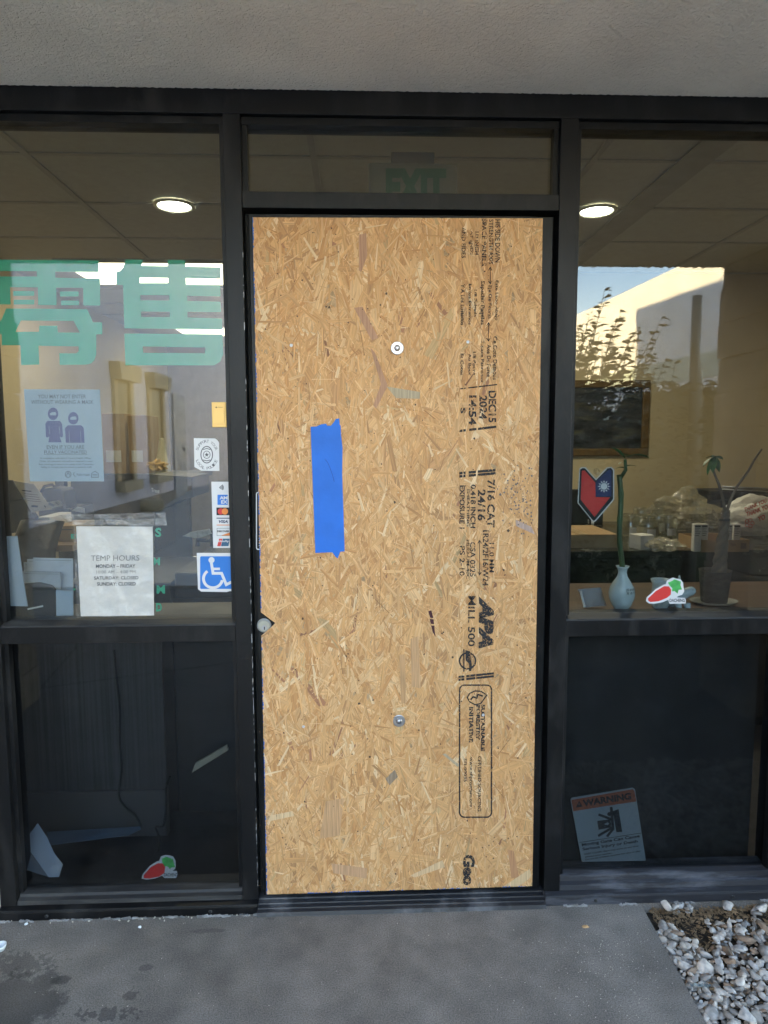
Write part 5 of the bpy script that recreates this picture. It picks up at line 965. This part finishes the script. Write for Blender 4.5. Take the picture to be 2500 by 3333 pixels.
cord("power_cord", "short black cord looping up at the edge of the desk back", [(1080, 930), (1055, 1000), (1055, 1100), (1040, 1240), (990, 1255), (1015, 1330), (1005, 1410)], [.43, .42, .40, .36, .33, .3, .28], .0045)
x = MB(); x.raw([U(*C4(*q), y) for q, y in (((300, 1285), .36), ((890, 1250), .42), ((895, 1268), .40), ((820, 1305), .33), ((315, 1370), .22))], [(0, 1, 2, 3, 4)]); o = x.done("fallen_sheet", mat("blue white leaflet", (.17, .26, .36), .7), None); o.modifiers.new("s", 'SOLIDIFY').thickness = .001; tag(o, "long pale blue sheet lying on the floor behind the lower left pane", "paper")
x = MB(); x.raw([U(*C4(*q), y) for q, y in (((240, 1228), .14), ((300, 1320), .12), ((345, 1420), .10), ((400, 1490), .10), ((375, 1570), .075), ((310, 1572), .072), ((150, 1348), .12))], [(0, 1, 6), (1, 2, 6), (2, 5, 6), (2, 3, 4, 5)]); o = x.done("crumpled_paper", mat("dim white paper", (.30, .34, .40), .8)); o.modifiers.new("s", 'SOLIDIFY').thickness = .001; tag(o, "crumpled white paper leaning in the corner of the lower left pane", "paper")
x = MB(); x.raw([U(*C4(*q), y) for q, y in (((148, 1350), .13), ((310, 1570), .073), ((150, 1520), .075))], [(0, 1, 2)]); o = x.done("grey_leaflet", mat("dark grey leaflet", (.10, .115, .14), .8)); o.modifiers.new("s", 'SOLIDIFY').thickness = .001; tag(o, "grey triangular leaflet under the crumpled white paper", "paper")  # plain dark grey sheet below the crumpled paper
x = MB(); x.prism([U(*C4(*q), .5) for q in ((1240, 850), (1440, 735), (1450, 765), (1235, 898), (1218, 910))], (0, .012, 0)); t = x.done("wood_stick", mat("pale stick", (.50, .46, .34), .6)); tag(t, "pale flat wooden stick floating in the dark recess beside the desk back", "stick"); t['label'] = "pale flat wooden stick propped in the dark recess of the lower left pane"

# ================================================================ REFLECTED SURROUNDINGS (real buildings behind the camera)
XW = -3.6; LH = 7.15; LEND = -12.0
lb = thing("left_building", "tall white stucco building flanking the alley with moulded windows", "building", (XW-3, -6, 0)); MB().box(XW-8, XW, LEND, -.05, -.2, LH).done("wall", M['leftwall'], lb); MB().box(XW-8, XW-.001, -20, LEND-.001, -.2, LH-1.25).done("rear_wall", M['leftwall'], lb); MB().box(XW-8.1, XW+.08, LEND-.1, .0, LH+.001, LH+.2).done("coping", M['whitewall'], lb)
MB().box(XW+.001, XW+.03, LEND, -1.9, -.1, .62).done("skirt_band", mat("tan wainscot", (.30, .25, .2), .8), lb)
trim = mat("beige window trim", (.50, .40, .25), .8, 0, .08, 10)
def lpt(px, py): # mirrored ray -> point on the left wall plane
    d = ray(px, py); t = (XW-CO.x)/d.x; p = CO+d*t; return Vector((XW, 2*YG-p.y, p.z))
for k, (x0, x1, yt, yb) in enumerate(((372, 428, 1235, 1570), (484, 530, 1262, 1545))):
    a, b = lpt(x0, yt), lpt(x1, yb); y0, y1 = a.y, b.y; zt, zb = a.z, lpt(x0, yb).z
    wn_ = MB().box(XW+.001, XW+.02, min(y0, y1), max(y0, y1), zb, zt).done("window", glassmat("dark window glass", (.05, .05, .06), .1) if 0 else mat("dark window glass", (.010, .011, .013), .3, spec=.15), lb)
    lo, hi = min(y0, y1)-.14, max(y0, y1)+.14
    MB().profile([(lo, zt), (lo-.06, zt+.16), (lo-.06, zt+.24), (hi+.06, zt+.24), (hi+.06, zt+.16), (hi, zt)], XW+.001, XW+.16).done("window_head", trim, wn_); MB().box(XW+.001, XW+.14, lo, hi, zb-.15, zb-.002).done("window_sill", trim, wn_); MB().box(XW+.001, XW+.05, lo, min(y0, y1)-.001, zb, zt).box(XW+.001, XW+.05, max(y0, y1)+.001, hi, zb, zt).done("window_surround", trim, wn_)
a, b = lpt(556, 1280), lpt(606, 1640); dw = MB().box(XW+.001, XW+.04, b.y, a.y, b.z, a.z).done("service_door", mat("grey painted door", (.38, .38, .40), .5), lb); MB().box(XW+.042, XW+.09, b.y+.12, b.y+.22, (a.z+b.z)/2, (a.z+b.z)/2+.06).done("door_handle", M['steel'], dw)
c = lpt(455, 1645); MB().lathe([(.10, 0), (.10, .35), (.08, .35), (.08, .05), (0.001, .05)], (XW+.001, c.y, c.z), 16, 'x').done("drain_pipe", trim, lb, True)
rb = thing("right_building", "low white stucco building whose parapet catches the evening sun", "building", (9, -12, 0)); a = Vector((5.75, -6.0)); b = Vector((4.55, -24.0)); RH = 4.55
MB().prism([(a.x, a.y, -.3), (b.x, b.y, -.3), (b.x+8, b.y, -.3), (a.x+8, a.y, -.3)], (0, 0, RH+.3)).done("wall", M['whitewall'], rb); dd = (b-a).normalized(); nn = Vector((dd.y, -dd.x))
nn = nn if nn.x < 0 else -nn
for z0, z1 in ((2.55, 2.95), (1.75, 2.15)): MB().prism([(a.x+nn.x*.02, a.y+nn.y*.02, z0), (b.x+nn.x*.02, b.y+nn.y*.02, z0), (b.x+nn.x*.02, b.y+nn.y*.02, z1), (a.x+nn.x*.02, a.y+nn.y*.02, z1)], (.018, 0, 0)).done("wall_band", mat("grey green band", (.33, .36, .28), .8), rb)  # two grey green strips running along the wall
po = thing("gate_post", "slim grey steel post beside the reflected right wall", "post", (3.05, -4.2, 0)); MB().tube([(3.05, -4.2, .03), (3.05, -4.2, 1.9), (3.02, -4.2, 2.3), (3.02, -4.2, 2.86)], [.07, .07, .045, .045], 12).done("post_tube", mat("grey post", (.09, .10, .09), .5), po, True); MB().box(2.95, 3.15, -4.3, -4.1, .01, .035).done("base_plate", mat("grey post", (.09, .10, .09), .5), po)
# shrub in the bed by the walk
sb = thing("shrub", "tall leafy shrub growing in the gravel bed reflected in the right pane", "shrub", (1.75, -1.95, 0)); x = MB(); wd = MB(); d_s = 3.3
def rp(px, py, d): q = U(px, py, 2*YG+d); return Vector((q.x, -d, q.z))
tips = [((1968, 945), 0), ((1918, 1025), 1), ((2020, 1015), 1), ((2155, 1035), 1), ((2080, 1065), 1), ((1880, 1060), 1), ((2130, 1155), 1), ((2165, 1175), 1), ((2185, 1270), 1), ((1990, 1075), 1), ((2045, 1110), 1), ((1850, 1100), 1), ((1900, 1085), 1), ((1940, 1070), 1), ((2110, 1120), 1), ((1960, 1120), 1), ((2060, 1090), 1), ((1780, 1050), 1), ((1720, 1000), 1), ((1700, 1100), 1), ((2005, 1050), 1), ((1870, 1095), 1), ((1925, 1110), 1), ((2100, 1200), 1)]
base = Vector((1.45, -d_s-.1, -.02))
for (px, py), f_ in tips:
    for rep in range(2):
        tpv = rp(px+random.gauss(0, 14)*(rep > 0), py+abs(random.gauss(0, 50))*(rep > 0), d_s+random.uniform(-.25, .25)); mid = base*.45+tpv*.55+Vector((random.gauss(0, .1), random.gauss(0, .1), 0)); bs0 = base+Vector((random.gauss(0, .12), random.gauss(0, .1), 0))
        path = smooth_path([bs0, mid, tpv], 12); wd.tube(path, [.009-.007*i/(len(path)-1) for i in range(len(path))], 5); Lr = (tpv-mid).length
        for i, p in enumerate(path[4:]):
            for sgn in (0, 1):
                for q in range(1):
                    az = random.uniform(0, 6.28); up = random.uniform(.1, .9); d = Vector((math.cos(az), math.sin(az), up)); ln = random.uniform(.09, .14)*(1 if i < len(path)-8 else .6)
                    leafmesh(x, p+Vector((random.gauss(0, .02), random.gauss(0, .02), random.gauss(0, .02)))*(i < 17), d, ln, ln*.42, .3, 3, random.uniform(-1, 1))
for i in range(7500):
    q = Vector((random.gauss(0, 1), random.gauss(0, 1), random.gauss(0, 1))); q = q.normalized()*random.random()**.45; c = Vector((1.40+q.x*.66, -d_s-.15+q.y*.5, 1.12+q.z*1.0))
    az = random.uniform(0, 6.28); ln = random.uniform(.07, .12); leafmesh(x, c, Vector((math.cos(az), math.sin(az), random.uniform(-.3, .9))), ln, ln*.42, .3, 3, random.uniform(-1, 1))
x.blob((1.40, -d_s-.15, 1.0), (.60, .42, .95), .25, 2.5, 4, 4).done("foliage", M['shrubleaf'], sb); wd.done("stems", M['bark'], sb)  # solid core added inside the leaves to block bright gaps

hd_ = thing("hedge", "dense dark hedge added beyond the bed to block reflections low in the right pane", "hedge", (2.6, -4.4, 0)); x = MB()  # hedge added to keep bright reflections out of the pane
for i in range(5200):
    t = random.random(); px = 1.75+2.2*t; top = 1.35+.75*min(1, max(0, (px-2.05)/.45))
    c = Vector((px, -4.35+random.gauss(0, .16), .02+random.random()**.8*top*random.uniform(.93, 1.0))); az = random.uniform(0, 6.28); ln = random.uniform(.07, .13); leafmesh(x, c, Vector((math.cos(az), math.sin(az), random.uniform(-.3, .8))), ln, ln*.5, .3, 2, random.uniform(-1, 1))
x.prism([(1.72, -4.5, -.03), (1.72, -4.5, 1.25), (2.1, -4.5, 1.32), (2.5, -4.5, 1.98), (3.95, -4.5, 2.0), (3.95, -4.5, -.03)], (0, .3, 0)).done("foliage", M['shrubleaf'], hd_); x = MB()
for k in range(9): x.tube([(1.8+.25*k, -4.35, -.03), (1.82+.25*k, -4.33, .7), (1.78+.25*k, -4.36, 1.3)], [.02, .015, .006], 6)
x.done("stems", M['bark'], hd_)

x = MB()
for i in range(70):
    z = random.uniform(.06, 1.3) if i < 50 else random.uniform(1.3, 2.1); l_ = random.uniform(.002, .03)*(1 if i % 3 else .3); x.box(XL1-.0008-random.random()*.0016, XL1+.0003, -.0006, .0015, z, z+l_)
x.done("paint_chips", mat("bare aluminium chips", (.30, .30, .30), .5, .4), st)['kind'] = "stuff"
